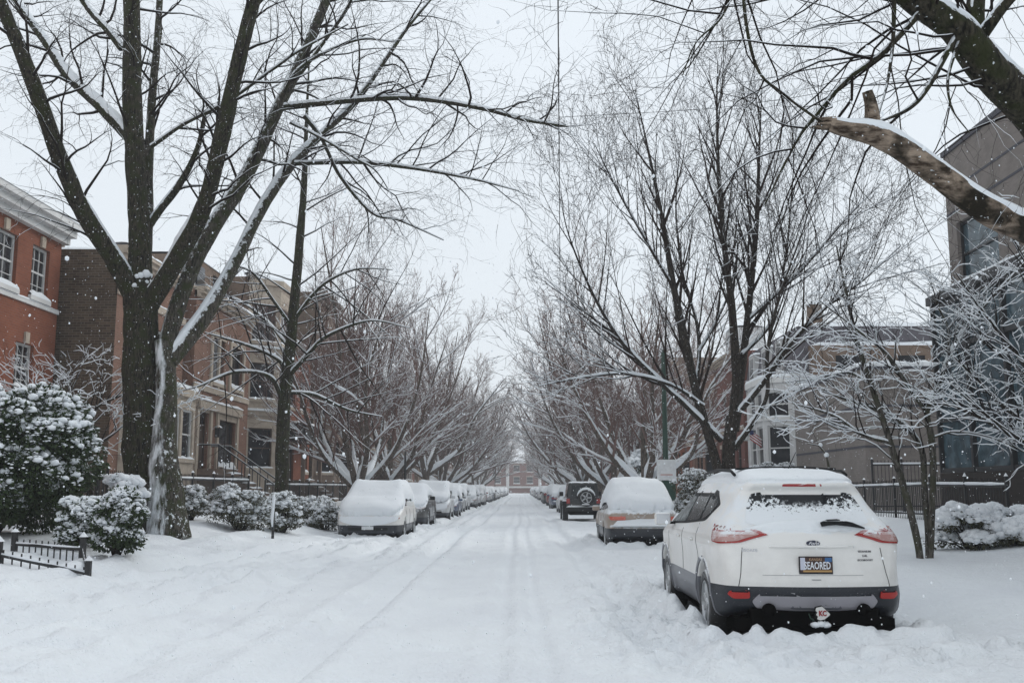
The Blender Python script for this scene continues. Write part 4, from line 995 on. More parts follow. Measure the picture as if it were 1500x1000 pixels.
    plate(AR, -.092, -.086, 'arrowhead', mat('emblem_white', (.62, .61, .59), .5), hc, .012, .37, .84)
    text_mesh('arrowhead_letters', 'KC', .066, mat('emblem_red', (.26, .015, .02), .5), hc, (.012, -.094, .368), (PI / 2, 0, 0), .002, .003, 0, .8)
    MB().tube([(-.10, -.03, .36), (-.09, -.05, .32), (-.06, -.06, .30)], .006, 6).build('cable', M['green_paint'], hc)
    blobs('clump', [(-.05, -.06, .262), (.0, -.07, .27), (.05, -.06, .262), (.02, -.03, .27)], np.array([[.05, .045, .028]] * 4), M['snow'], hc, 3)
    MB().box(-.07, .08, -.08, 0.1, .235, .25).build('hitch_step', M['black_plastic'], hc)
    # side windows, seams, mirror, wheel arches
    for s in (-1, 1):
        fr = SIDE(s)
        decal(bv, bez([(.92, 1.35), (1.18, 1.22), (1.40, 1.20), (1.42, 1.47), (1.20, 1.475)], 4, .35), fr, 'rear_quarter_window', M['side_glass'], root, .009, .035)
        decal(bv, bez([(1.50, 1.19), (2.24, 1.155), (2.20, 1.50), (1.51, 1.48)], 3, .2), fr, 'door_window', M['side_glass'], root, .009, .035)
        decal(bv, bez([(2.32, 1.15), (3.20, 1.12), (2.95, 1.30), (2.66, 1.46), (2.30, 1.50)], 3, .2), fr, 'door_window', M['side_glass_frost'], root, .009, .035)
        ol = [(.84, 1.36), (1.15, 1.185), (2.28, 1.125), (3.32, 1.09), (3.0, 1.33), (2.68, 1.50), (2.3, 1.535), (1.45, 1.52), (1.16, 1.50)]
        decal(bv, bez(ol, 3, .25), fr, 'window_surround', M['black_plastic'], root, .003, .035)
        for P in ([(2.27, .60), (2.275, .60), (2.285, 1.12), (2.28, 1.12)], [(3.30, .60), (3.305, .60), (3.32, 1.05), (3.315, 1.05)], [(1.18, .74), (1.185, .74), (1.42, 1.16), (1.415, 1.16)]):
            decal(bv, P, fr, 'door_seam', M['black_plastic'], root, .003, .025, .004)
        for yy in (1.50, 2.42): decal(bv, bez([(yy, .955), (yy + .2, .96), (yy + .2, .99), (yy, .985)], 2, .4), fr, 'door_handle', M['paint_white'], root, .025, .3)
        for yw in SUV['wheels']:
            ro, ri = .465, .422; A = [a * PI / 24 for a in range(-3, 28)]
            P = [(yw + ro * math.cos(a), .375 + ro * math.sin(a)) for a in A] + [(yw + ri * math.cos(a), .375 + ri * math.sin(a)) for a in reversed(A)]
            P = [p for p in P]
            decal(bv, P, fr, 'arch_trim', M['clad_grey'], root, .012, .03, .02)
            w = wheel(root, s * .80, yw, .355, .225, s, 'rim', 10)
        # mirror
        mb = MB(); Mx = Matrix.Translation((s * 1.035, 3.02, 1.155)); mb.mbox(Mx, .20, .10, .155); mo = mb.build('mirror', M['paint_white'], root, bevel=.035)
        MB().mbox(Matrix.Translation((s * 1.035, 2.966, 1.155)), .165, .004, .12).build('mirror_glass', mat('mirror_glass', (.7, .72, .75), .25, .6), mo)
        MB().box(*sorted((s * .86, s * .96)), 3.0, 3.06, 1.09, 1.12).build('mirror_arm', M['black_plastic'], mo)
        rr = MB().tube([(s * .58, .80, 1.665), (s * .585, .95, 1.71), (s * .585, 1.7, 1.735), (s * .575, 2.5, 1.70), (s * .56, 2.62, 1.66)], .016, 8).build('roof_rail', M['black_plastic'], root, True)
    MB().tube([(.02, 1.0, 1.70), (.035, .88, 1.80), (.05, .74, 1.90)], [.008, .005, .003], 6).build('antenna', M['black_plastic'], root)
    cross = MB(); cross.tube([(-.50, 1.02, 1.735), (-.2, 1.0, 1.752), (.2, 1.0, 1.752), (.52, 1.02, 1.73)], .009, 6); cross.box(-.52, -.36, .98, 1.06, 1.722, 1.744); cross.box(.32, .53, .98, 1.06, 1.722, 1.744)
    cross.build('roof_bar', M['black_plastic'], root)
    car_snow(bv, -.9, .9, .30, 3.3, .05, 4, root, False, .5, zmin=1.53, step=.03, edge=.20)
    car_snow(bv, -.66, .66, .08, .235, .035, 5, root, False, .15, name='ledge_snow', zmin=1.10, step=.016, edge=.05, sm=1) 
    car_snow(bv, -.85, .85, 3.35, 4.4, .05, 6, root, False, .5, name='bonnet_snow', zmin=.8, step=.05)
    CARS_FOOT.append((X0, Y0 - .0, Y0 + 4.45, .90))
    return root

SEDAN = dict(L=4.7, W=1.80, H=1.46, wr=.33, wheels=(.98, 3.7), belt=.95, ghtaper=.12, k=.09, rb=.15, taper=.20, zb=.16,
             side=[(.14, .26), (.02, .36), (.0, .50), (.03, .60), (.10, .64), (.08, .80), (.10, .94), (.18, 1.02), (.62, 1.06), (1.22, 1.40), (1.7, 1.46), (2.4, 1.45), (2.75, 1.36), (3.4, 1.02), (3.8, .96), (4.4, .84), (4.62, .70), (4.7, .5), (4.66, .28), (4.3, .2), (.4, .2)],
             prof=[(.16, .88), (.3, .95), (.5, .99), (.72, 1.0), (.9, .98), (1.0, .92), (1.2, .80), (1.36, .71), (1.5, .58)])
HATCH = dict(L=4.3, W=1.80, H=1.52, wr=.325, wheels=(.75, 3.35), belt=1.0, ghtaper=.08, k=.09, rb=.14, taper=.18, zb=.16, ftaper=.22,
             side=[(.12, .26), (.02, .36), (.0, .55), (.06, .80), (.12, .98), (.34, 1.28), (.44, 1.42), (.8, 1.50), (1.5, 1.52), (2.2, 1.50), (2.6, 1.38), (3.25, 1.05), (3.6, .99), (4.0, .88), (4.2, .76), (4.3, .55), (4.27, .28), (4.0, .2), (.4, .2)],
             prof=[(.16, .88), (.3, .95), (.5, .985), (.75, 1.0), (.92, .98), (1.04, .92), (1.3, .80), (1.45, .72), (1.6, .6)])
XOVER = dict(HATCH, L=4.6, H=1.68, W=1.85, wr=.36, wheels=(.9, 3.6), belt=1.12, zb=.2,
             side=[(.12, .3), (.02, .42), (.0, .62), (.06, .88), (.10, 1.08), (.30, 1.42), (.38, 1.56), (.8, 1.66), (1.6, 1.68), (2.4, 1.65), (2.75, 1.52), (3.4, 1.18), (3.75, 1.12), (4.2, 1.0), (4.45, .86), (4.6, .62), (4.56, .32), (4.3, .24), (.4, .24)],
             prof=[(.2, .9), (.36, .96), (.55, .99), (.85, 1.0), (1.04, .98), (1.14, .92), (1.4, .82), (1.58, .73), (1.75, .6)])

def plain_car(name, sp, paint, h, clad_z, clad, snowT, seed, rearlights='lamp_red', side_glass='side_glass', rear_glass=True, front_detail=True, snow=True, spokes=5, snow_z=None, buried=False, snow_edge=.22):
    root = empty(name, (0, 0, 0)); L = sp['L']; H = sp['H']; b0 = sp['belt']; Wd = sp['W']; k = Wd / 1.8
    bv = body_parts(root, sp, h, paint, clad, clad_z, clad)
    top = H - .13
    if sp is SEDAN:
        wins = [[(.98, b0 + .12), (1.30, b0 + .06), (1.42, top - .03), (1.26, top - .06)], [(1.38, b0 + .05), (2.20, b0 + .03), (2.18, top), (1.50, top)], [(2.28, b0 + .03), (3.2, b0 + .02), (2.75, top - .08), (2.55, top), (2.27, top)]]
    else:
        y1 = 3.1 if sp is HATCH else 3.3
        wins = [[(.62, b0 + .22), (.85, b0 + .10), (1.18, b0 + .08), (1.2, top - .02), (.78, top - .06)], [(1.27, b0 + .07), (2.08, b0 + .05), (2.06, top), (1.29, top)], [(2.16, b0 + .05), (y1, b0 + .03), (2.6, top - .08), (2.42, top), (2.15, top)]]
    for s in (-1, 1):
        fr = SIDE(s)
        for i, P in enumerate(wins): decal(bv, bez(P, 2, .2), fr, 'side_window' if i == 0 else 'door_window', M[side_glass], root, .010, .05)
        for yy in (1.2 if sp is not SEDAN else 1.33, 2.14, 3.12): decal(bv, [(yy, .45), (yy + .006, .45), (yy + .006, b0), (yy, b0)], fr, 'door_seam', M['black_plastic'], root, .005, .05, .006)
        for yw in sp['wheels']: wheel(root, s * (Wd / 2 - .115), yw, sp['wr'], .21, s, 'rim', spokes)
        ym = 2.92 if sp is not XOVER else 3.05
        mo = MB().mbox(Matrix.Translation((s * (Wd / 2 + .075), ym, b0 + .06)), .20, .11, .14).build('mirror', M['black_plastic' if paint in ('paint_black',) else paint], root, bevel=.03)
        MB().box(*sorted((s * (Wd / 2 - .1), s * (Wd / 2 + .03))), ym - .02, ym + .03, b0, b0 + .03).build('mirror_arm', M['black_plastic'], mo)
        # tail and head lights
        zt = b0 - .06
        decal(bv, bez([(s * .42, zt - .13), (s * .80, zt - .13), (s * .86, zt + .0), (s * .44, zt)], 2, .25), REAR, 'tail_light', M[rearlights], root, .024, .03)
        zf = sp['side'][-6][1] - .02 if False else (.70 if H < 1.6 else .86)
        decal(bv, bez([(s * .50, zf - .06), (s * .82, zf - .04), (s * .84, zf + .07), (s * .60, zf + .05)], 2, .3), FRONT(L), 'headlight', M['lamp_clear'], root, .02, .03)
    if rear_glass and not buried:
        if sp is SEDAN: P = [(-.60, 1.10), (.60, 1.10), (.50, 1.34), (-.50, 1.34)]
        else: P = [(-.62, b0 + .08), (.62, b0 + .08), (.52, top - .02), (-.52, top - .02)]
        decal(bv, bez(P, 3, .3), REAR, 'rear_window', M['car_glass'], root, .010, .05)
    zw = top + .0; P = [(-.66, b0 + .12), (.66, b0 + .12), (.54, zw - .03), (-.54, zw - .03)]
    if not buried: decal(bv, bez(P, 3, .3), FRONT(L), 'windscreen', M['car_glass'], root, .010, .05)
    decal(bv, bez([(-.55, .36), (.55, .36), (.50, .52), (-.50, .52)], 2, .3), FRONT(L), 'grille', M['black_plastic'], root, .014, .04)
    for fr, nm in ((FRONT(L), 'licence_plate'), (REAR, 'licence_plate')):
        z = .46 if nm and fr[0][1] else (.78 if sp is not XOVER else .9)
        decal(bv, [(-.155, z - .075), (.155, z - .075), (.155, z + .075), (-.155, z + .075)], fr, nm, M['sign_white'], root, .035, .03)
    if buried:   # snow packed against the nose or tail that faces the street's near end
        if sp is HATCH:
            P = [(-.80, .64), (-.45, .52), (0, .48), (.45, .51), (.80, .62), (.78, .84), (-.78, .84)]; decal(bv, bez(P, 4, .6), FRONT(L), 'nose_snow', M['snow_soft'], root, .05, .05, .07)
        else:
            P = [(-.74, .93), (-.3, .90), (.2, .92), (.74, .90), (.72, 1.01), (-.72, 1.01)]; decal(bv, bez(P, 4, .6), REAR, 'tail_snow', M['snow_soft'], root, .04, .05, .06)
            decal(bv, [(-.74, .72), (.74, .72), (.72, .84), (-.72, .84)], FRONT(L), 'nose_snow', M['snow_soft'], root, .04, .05, .06)
    if snow: car_snow(bv, -Wd / 2, Wd / 2, .02, L, snowT, seed, root, True, step=.06 if h > .03 else .045, zmin=snow_z or (b0 - .35 if sp is not SEDAN else .80), sm=6, edge=snow_edge)
    return root, bv

def make_jeep():
    """boxy black four-wheel drive seen from behind: slab sides, flat roof, spare wheel on the gate, flared arches"""
    root = empty('parked_suv', (0, 0, 0))
    b = MB(); b.box(-.74, .74, .22, 3.5, .55, 1.15); b.box(-.72, .72, 2.6, 4.0, .6, 1.10); b.box(-.60, .60, 3.9, 4.05, .55, 1.08)
    b.build('body', M['paint_black'], root, bevel=.04)
    # tapered hard top
    P = [(-.74, .22), (.74, .22), (.74, 2.55), (-.74, 2.55)]; Q = [(-.64, .30), (.64, .30), (.64, 2.35), (-.64, 2.35)]
    b = MB().add([(x, y, 1.15) for x, y in P] + [(x, y, 1.80) for x, y in Q], [(0, 1, 5, 4), (1, 2, 6, 5), (2, 3, 7, 6), (3, 0, 4, 7), (4, 5, 6, 7)]); b.build('hard_top', M['paint_black'], root, bevel=.05)
    g = MB(); g.add([(-.56, .222, 1.20), (.56, .222, 1.20), (.50, .288, 1.70), (-.50, .288, 1.70)], [(0, 1, 2, 3)]); g.build('rear_window', M['car_glass'], root)
    for s in (-1, 1):
        g = MB(); g.add([(s * .738, .45, 1.22), (s * .738, 1.3, 1.22), (s * .662, 1.3, 1.7), (s * .662, .5, 1.7)], [(0, 1, 2, 3)]); g.add([(s * .738, 1.4, 1.22), (s * .738, 2.4, 1.22), (s * .665, 2.25, 1.7), (s * .662, 1.4, 1.7)], [(0, 1, 2, 3)]); g.build('side_window', M['car_glass'], root)
        for yw in (.75, 3.2):
            wheel(root, s * .80, yw, .40, .25, s, 'rim', 5)
            A = [PI * a / 10 for a in range(11)]
            f = MB(); vs = [(s * x, yw + rr * math.cos(a) * 1.1, .42 + rr * math.sin(a)) for a in A for x, rr in ((.70, .50), (.93, .50), (.93, .545), (.70, .56))]
            f.add(vs, [(i * 4 + k, i * 4 + (k + 1) % 4, i * 4 + 4 + (k + 1) % 4, i * 4 + 4 + k) for i in range(10) for k in range(4)]); f.build('fender_flare', M['black_plastic'], root)
        MB().box(*sorted((s * .60, s * .76)), .17, .225, .86, 1.08).build('tail_light', M['lamp_red'], root, bevel=.01)
        MB().box(*sorted((s * .80, s * .99)), 2.5, 2.6, 1.18, 1.38).build('mirror', M['black_plastic'], root, bevel=.03)
        MB().slab(*sorted((s * .70, s * .93)), .3, 1.2, .96, .05, 2).build('fender_snow', M['snow'], root, True)
    MB().box(-.80, .80, .02, .20, .52, .70).build('bumper', M['black_plastic'], root, bevel=.03)
    MB().slab(-.78, .78, .02, .21, .70, .07, 1).build('bumper_snow', M['snow'], root, True)
    b = MB().box(-.6, .6, .3, 3.8, .35, .6); b.build('underbody', M['underbody'], root)
    Mx = Matrix.Translation((.12, .06, 1.12)) @ Matrix.Rotation(PI / 2, 4, 'X')
    t = MB().lathe([(.22, -.12), (.36, -.12), (.39, -.08), (.39, .08), (.36, .12), (.25, .12)], Mx, 32).build('spare_wheel', M['tyre'], root, True)
    r = MB().lathe([(.26, .10), (.25, .125), (.06, .08)], Mx, 32)
    for k in range(5): r.mbox(Mx @ Matrix.Rotation(2 * PI * k / 5, 4, 'Z') @ Matrix.Translation((.14, 0, .11)), .22, .07, .03)
    r.build('rim', M['rim'], t)
    A = [PI * a / 16 for a in range(1, 16)]; sn = MB().tube([(.12 + .40 * math.cos(a), .06, 1.12 + .40 * math.sin(a)) for a in A], [.015 + .05 * math.sin(a) for a in A], 8); sn.build('spare_wheel_snow', M['snow'], t, True)
    MB().slab(-.10, .34, -.09, .10, .80, .12, 5).build('hub_snow', M['snow'], t, True)
    MB().slab(-.62, .62, .35, 2.3, 1.80, .05, 4).build('snow_blanket', M['snow_soft'], root, True)
    MB().slab(-.7, .7, 2.7, 3.9, 1.10, .08, 4).build('bonnet_snow', M['snow_soft'], root, True)
    return root

def place(o, x, y, rz=0, label=None, group=None, z=-.12, flip=False):
    """y = the rear end (or, when flipped, the nose) of the car nearest the camera"""
    o.rotation_euler = (0, 0, rz + (PI if flip else 0)); o.location = (x, y, z)
    tag(o, label, 'car', group); return o

def cars():
    near_suv()
    # white hatchback facing us on the left: its nose is at 28.5 m
    GL, GR = 'cars parked along the left kerb', 'cars parked along the right kerb'
    o, bv = plain_car('parked_car', HATCH, 'paint_white', .025, .50, 'clad', .20, 3, snow_z=.50, buried=True)
    o.scale = (1.05, 1, 1.04)
    place(o, -4.32, 28.2 + 4.3, .0, 'white hatchback facing the camera, windscreen and bonnet buried under smooth snow', GL, flip=True); CARS_FOOT.append((-4.28, 28.5, 32.8, .88))
    o, bv = plain_car('parked_car', SEDAN, 'paint_beige', .025, .56, 'clad', .34, 9, 'lamp_coral', snow_z=.88, buried=True, snow_edge=.55)
    MB().slab(-.76, .76, -.05, .2, .62, .15, 6).build('bumper_snow', M['snow_soft'], o, True)
    place(o, 2.98, 24.9, -.01, 'beige saloon under a dome of snow with one coral tail light showing', GR); CARS_FOOT.append((2.98, 24.9, 29.5, .9))
    j = make_jeep(); place(j, 2.75, 45.3, 0, 'black boxy off-roader with a snow-rimmed spare wheel on its back', GR, z=-.1)
    o, bv = plain_car('parked_suv', XOVER, 'paint_black', .035, .5, 'clad', .10, 13, side_glass='side_glass_frost')
    place(o, -4.42, 36.8 + 4.6, 0, 'dark crossover right behind the snowed-in white hatchback, its wing mirror showing', GL, flip=True); CARS_FOOT.append((-4.42, 37, 41.3, .88))
    # further cars, copied from four kinds
    A, _ = plain_car('parked_car', HATCH, 'paint_silver', .045, .38, 'clad', .26, 21, snow_z=.5, buried=True)
    B, _ = plain_car('parked_car', SEDAN, 'paint_grey', .045, .36, 'clad', .26, 22, snow_z=.5, buried=True)
    Cc, _ = plain_car('parked_suv', XOVER, 'paint_black', .045, .5, 'clad', .06, 23)
    D, _ = plain_car('parked_car', SEDAN, 'paint_blue', .045, .40, 'clad', .24, 24, snow_z=.6, buried=True)
    E, _ = plain_car('parked_car', HATCH, 'paint_red', .045, .40, 'clad', .26, 25, snow_z=.6, buried=True)
    used = set()
    ords = ['third', 'fourth', 'fifth', 'sixth', 'seventh', 'eighth', 'ninth', 'tenth', 'eleventh', 'twelfth', 'thirteenth', 'fourteenth', 'fifteenth', 'sixteenth', 'seventeenth', 'eighteenth', 'nineteenth', 'twentieth', 'twenty-first', 'twenty-second', 'twenty-third', 'twenty-fourth', 'twenty-fifth', 'twenty-sixth', 'twenty-seventh', 'twenty-eighth']
    kind = {id(A): 'small silver car', id(B): 'grey saloon', id(Cc): 'dark SUV', id(D): 'blue saloon', id(E): 'small red car'}
    def cp(P, x, y, lab, g, fl):
        o = P if id(P) not in used else copy_tree(P); used.add(id(P)); L = {id(Cc): 4.6, id(A): 4.3, id(E): 4.3}.get(id(P), 4.7)
        place(o, x, y + (L if fl else 0), rnd.uniform(-.02, .02), lab, g, flip=fl); o.scale = (rnd.uniform(.96, 1.05), 1, rnd.uniform(.93, 1.1))
    y = 47.6; rnd = random.Random(5); i = 0
    seq = [A, D, B, A, B, A, A, E, B, A, D, Cc, A, B, A, B, B, A, D, A, B, A, A, B, A, D]
    while y < 285 and i < 26:
        P = seq[i]; cp(P, -4.42 + rnd.uniform(-.08, .08), y, '%s deep in snow, %s car along the left kerb' % (kind[id(P)], ords[i]), GL, True)
        y += rnd.choice((5.9, 6.5, 8.0, 11.5)); i += 1
    y = 61; i = 0; seq = [A, D, E, A, Cc, B, A, D, A, B, Cc, A, B, E, A, B, D, A]
    ys = [59, 72.5, 84, 96.0, 104, 112, 127, 134, 142, 155, 163, 176, 190, 205, 222, 238, 255, 272]
    seq[3] = Cc
    for i, y in enumerate(ys):
        P = seq[i]; cp(P, 2.95 + rnd.uniform(-.08, .08), y, '%s under snow, %s car along the right kerb' % (kind[id(P)], ['fourth', 'fifth', 'sixth', 'seventh', 'eighth', 'ninth', 'tenth', 'eleventh', 'twelfth', 'thirteenth', 'fourteenth', 'fifteenth', 'sixteenth', 'seventeenth', 'eighteenth', 'nineteenth', 'twentieth', 'twenty-first'][i]), GR, False)
# ------------------------------------------------------------------ buildings
def wall(mb, A, B, z0, z1, holes=(), deep=.16, side=1):
    """wall from plan point A to B with rectangular openings (u0,u1,z0,z1); returns a placing function"""
    A = Vector((A[0], A[1], 0)); B = Vector((B[0], B[1], 0)); L = (B - A).length; U = (B - A) / L; N = Vector((-U.y, U.x, 0)) * side
    us = sorted({0, L} | {h[0] for h in holes} | {h[1] for h in holes}); zs = sorted({z0, z1} | {h[2] for h in holes} | {h[3] for h in holes})
    def P(u, z, d=0): return A + U * u + N * d + Vector((0, 0, z))
    for i in range(len(us) - 1):
        for j in range(len(zs) - 1):
            u = (us[i] + us[i + 1]) / 2; z = (zs[j] + zs[j + 1]) / 2
            if any(h[0] < u < h[1] and h[2] < z < h[3] for h in holes): continue
            mb.add([P(us[i], zs[j]), P(us[i + 1], zs[j]), P(us[i + 1], zs[j + 1]), P(us[i], zs[j + 1])], [(0, 1, 2, 3)])
    for a, b, c, d in holes:
        for p, q in (((a, c), (b, c)), ((b, c), (b, d)), ((b, d), (a, d)), ((a, d), (a, c))):
            mb.add([P(*p), P(*q), P(*q, -deep), P(*p, -deep)], [(0, 1, 2, 3)])
    return P
def lbox(mb, P, u0, u1, z0, z1, d0, d1):
    v = [P(u, z, d) for z in (z0, z1) for u, d in ((u0, d0), (u1, d0), (u1, d1), (u0, d1))]
    mb.add(v, [(0, 3, 2, 1), (4, 5, 6, 7), (0, 1, 5, 4), (1, 2, 6, 5), (2, 3, 7, 6), (3, 0, 4, 7)])
def lsnow(mb, P, u0, u1, z, t, d0, d1, seed=0):
    """rounded snow ridge along a ledge"""
    n = max(2, int((u1 - u0) / .25)); K = 6; vs = []
    for i in range(n + 1):
        u = u0 + (u1 - u0) * i / n; e = min(1, min(i, n - i) / max(1, n * .08) + .25)
        tt = t * (.7 + .6 * random.Random(seed * 91 + i).random()) * math.sqrt(min(1, e))
        for k in range(K + 1):
            a = PI * k / K; vs.append(P(u, z + tt * math.sin(a), (d0 + d1) / 2 - (d1 - d0) / 2 * math.cos(a)))
    mb.add(vs, [(i * (K + 1) + k, i * (K + 1) + k + 1, (i + 1) * (K + 1) + k + 1, (i + 1) * (K + 1) + k) for i in range(n) for k in range(K)])
def window(root, P, h, frame='wood_white', glass='glass', deep=.16, sill='limestone', lintel=None, bars=1, snow=.06, muntin=False, key=None, door=False):
    a, b, c, d = h; w = b - a; fw = min(.07, w * .1); f = MB()
    lbox(f, P, a, a + fw, c, d, -deep + .002, -deep + .07); lbox(f, P, b - fw, b, c, d, -deep + .002, -deep + .07)
    lbox(f, P, a + fw, b - fw, c, c + fw, -deep + .002, -deep + .07); lbox(f, P, a + fw, b - fw, d - fw, d, -deep + .002, -deep + .07)
    if door: lbox(f, P, a + fw, b - fw, d - .55, d - .47, -deep + .002, -deep + .06)
    elif bars: lbox(f, P, a + fw, b - fw, (c + d) / 2 - .03, (c + d) / 2 + .03, -deep + .002, -deep + .06)
    if muntin:
        for k in range(1, 3): u = a + fw + (w - 2 * fw) * k / 3; lbox(f, P, u - .012, u + .012, c + fw, d - fw, -deep + .002, -deep + .045)
        for zz in ((c * 3 + d) / 4, (c + 3 * d) / 4): lbox(f, P, a + fw, b - fw, zz - .012, zz + .012, -deep + .002, -deep + .042)
    o = f.build('door' if door else 'window', M[frame], root)
    g = MB(); 
    if door:
        lbox(g, P, a + fw, b - fw, c + .02, d - .55, -deep - .01, -deep + .02); g.build('door_leaf', M['wood_dark'], o)
        g = MB(); lbox(g, P, a + fw, b - fw, d - .47, d - fw, -deep - .01, -deep + .012); g.build('glass', M[glass], o)
    else:
        lbox(g, P, a + fw * .5, b - fw * .5, c + fw * .5, d - fw * .5, -deep - .02, -deep + .012); g.build('glass', M[glass], o)
    if sill and not door:
        s = MB(); lbox(s, P, a - .1, b + .1, c - .14, c, -.05, .10); s.build('sill', M[sill], o)
        if snow: s = MB(); lsnow(s, P, a - .08, b + .08, c, snow * 2.2, -.14, .10, int(c * 7 + a * 3)); s.build('sill_snow', M['snow'], o, True)
    if lintel:
        s = MB(); lbox(s, P, a - .14, b + .14, d, d + .24, -.05, .045)
        s.build('lintel', M[lintel], o)
    if key: s = MB(); lbox(s, P, (a + b) / 2 - .12, (a + b) / 2 + .12, d + .002, d + .34, -.05, .07); s.build('keystone', M[key], o)
    return o
def cornice(root, P, L, z, mt, out=.55, h=.6, snow=.16, a=0., ends=.0, name='cornice'):
    c = MB(); lbox(c, P, a - ends, L + ends, z, z + h * .35, -.1, out * .35); lbox(c, P, a - ends, L + ends, z + h * .35 + .001, z + h * .7, -.1, out * .7); lbox(c, P, a - ends, L + ends, z + h * .7 + .001, z + h, -.1, out)
    o = c.build(name, M[mt], root)
    if snow: s = MB(); lsnow(s, P, a - ends, L + ends, z + h, snow, -.3, out + .02, int(z * 3 + L)); s.build('cornice_snow', M['snow'], o, True)
    return o

def house(name, side, X, y0, y1, z1, brick, label, rows, trim='limestone', cor=None, bay=None, base=None, doors=(), side_mat=None, frame='wood_white', depth=11, win_kw={}, group=None, zb=.3, bands=(), cat='house', glass='glass', win_bay=None, mansard=None, xs=None):
    """row house: front along the street at X (side -1 left, +1 right); rows = [(z0,z1,[(ya,yb),...])] in world Y"""
    root = empty(name, (X, (y0 + y1) / 2, zb), 0, label, cat, group); org = Vector(root.location)
    base_len = y1 - y0
    A = (0, y0 - org.y); B = (0, y1 - org.y); sd = 1 if side > 0 else -1
    k = -org.z
    holes = [(a - y0, b - y0, za + k, zb_ + k) for za, zb_, l in rows for a, b in l]; dh = [(a - y0, b - y0, za + k, zb_ + k) for za, zb_, a, b in doors]
    mb = MB(); P = wall(mb, A, B, -.4, z1 + k, holes + dh, .18, sd)
    o = mb.build('front_wall', M[brick], root)
    mb = MB(); x1 = side * depth
    for yy in (A[1], B[1]): mb.add([(0, yy, -.4), (x1, yy, -.4), (x1, yy, z1 + k), (0, yy, z1 + k)], [(0, 1, 2, 3)])
    mb.add([(x1, A[1], -.4), (x1, B[1], -.4), (x1, B[1], z1 + k), (x1, A[1], z1 + k)], [(0, 1, 2, 3)])
    mb.build('side_wall', M[side_mat or brick], root)
    r = MB().box(*sorted((side * .02, x1)), A[1] + .02, B[1] - .02, z1 + k - .1, z1 + k).build('roof', M['slate'], root)
    MB().slab(*sorted((side * .35, x1 - side * .05)), A[1] + .04, B[1] - .04, z1 + k + .002, .10, int(y0)).build('roof_snow', M['snow_soft'], r, True)
    for h in holes: window(root, P, h, frame, glass, .18, trim, **win_kw)
    for h in dh: window(root, P, h, 'wood_dark', glass, .18, None, door=True, lintel=trim)
    for zz, hh, mt in bands:
        b = MB(); lbox(b, P, 0, base_len, zz + k, zz + k + hh, -.05, .06); bo = b.build('string_course', M[mt], root)
        s = MB(); lsnow(s, P, .02, base_len - .02, zz + k + hh, .06, -.04, .07, int(zz * 9)); s.build('ledge_snow', M['snow'], bo, True)
    if cor: cornice(root, P, base_len, z1 + k - cor[1] + .15, cor[0], cor[2] if len(cor) > 2 else .45, cor[1], ends=cor[3] if len(cor) > 3 else .0)
    if base:
        b = MB(); lbox(b, P, 0, base_len, -.4, base[1] + k, -.02, .10); bo = b.build('stone_base', M[base[0]], root)
        s = MB(); lsnow(s, P, .0, base_len, base[1] + k, .08, -.0, .12, 3); s.build('ledge_snow', M['snow'], bo, True)
    return root, P, k

def add_bay(root, P, k, u0, u1, out, z0, z1, mt, rows, trim='limestone', frame='wood_white', ang=.55, glass='glass', capm=None, snow=.16, side=1):
    """three-sided bay standing on the front wall"""
    p0, p1, p2, p3 = P(u0, 0, 0), P(u0 + ang, 0, out), P(u1 - ang, 0, out), P(u1, 0, 0)
    mb = MB(); Ps = []
    for a, b in ((p0, p1), (p1, p2), (p2, p3)):
        L = (b - a).length; m_ = .14 if L < 1.2 else .22; hs = []
        for za, zb_ in rows:
            if L < 1.8: hs.append((m_, L - m_, za + k, zb_ + k))
            else:
                n = max(1, int(L / 1.25)); w = (L - m_) / n
                for q in range(n): hs.append((m_ + q * w, q * w + w, za + k, zb_ + k))
        Ps.append((wall(mb, (a.x, a.y), (b.x, b.y), z0 + k, z1 + k, hs, .14, side), hs, L))
    o = mb.build('bay', M[mt], root)
    for Pw, hs, L in Ps:
        for h in hs: window(o, Pw, h, frame, glass, .14, trim, snow=.04)
    c = MB(); zt = z1 + k
    q = [P(u0 - .1, 0, 0), P(u0 + ang - .05, 0, out + .14), P(u1 - ang + .05, 0, out + .14), P(u1 + .1, 0, 0)]
    vs = [(v.x, v.y, z) for z in (zt, zt + .28) for v in q]; c.add(vs, [(0, 1, 2, 3), (7, 6, 5, 4), (0, 1, 5, 4), (1, 2, 6, 5), (2, 3, 7, 6)]); co = c.build('bay_cornice', M[capm or trim], root)
    s = MB(); qs = [(v.x, v.y) for v in q]; cx = sum(v[0] for v in qs) / 4; cy = sum(v[1] for v in qs) / 4
    vs = [(a, b, zt + .281) for a, b in qs] + [(cx + (a - cx) * .93, cy + (b - cy) * .93, zt + .28 + snow) for a, b in qs]
    s.add(vs, [(0, 1, 5, 4), (1, 2, 6, 5), (2, 3, 7, 6), (3, 0, 4, 7), (4, 5, 6, 7)]); s.build('bay_snow', M['snow'], co, bevel=.03)
    return o

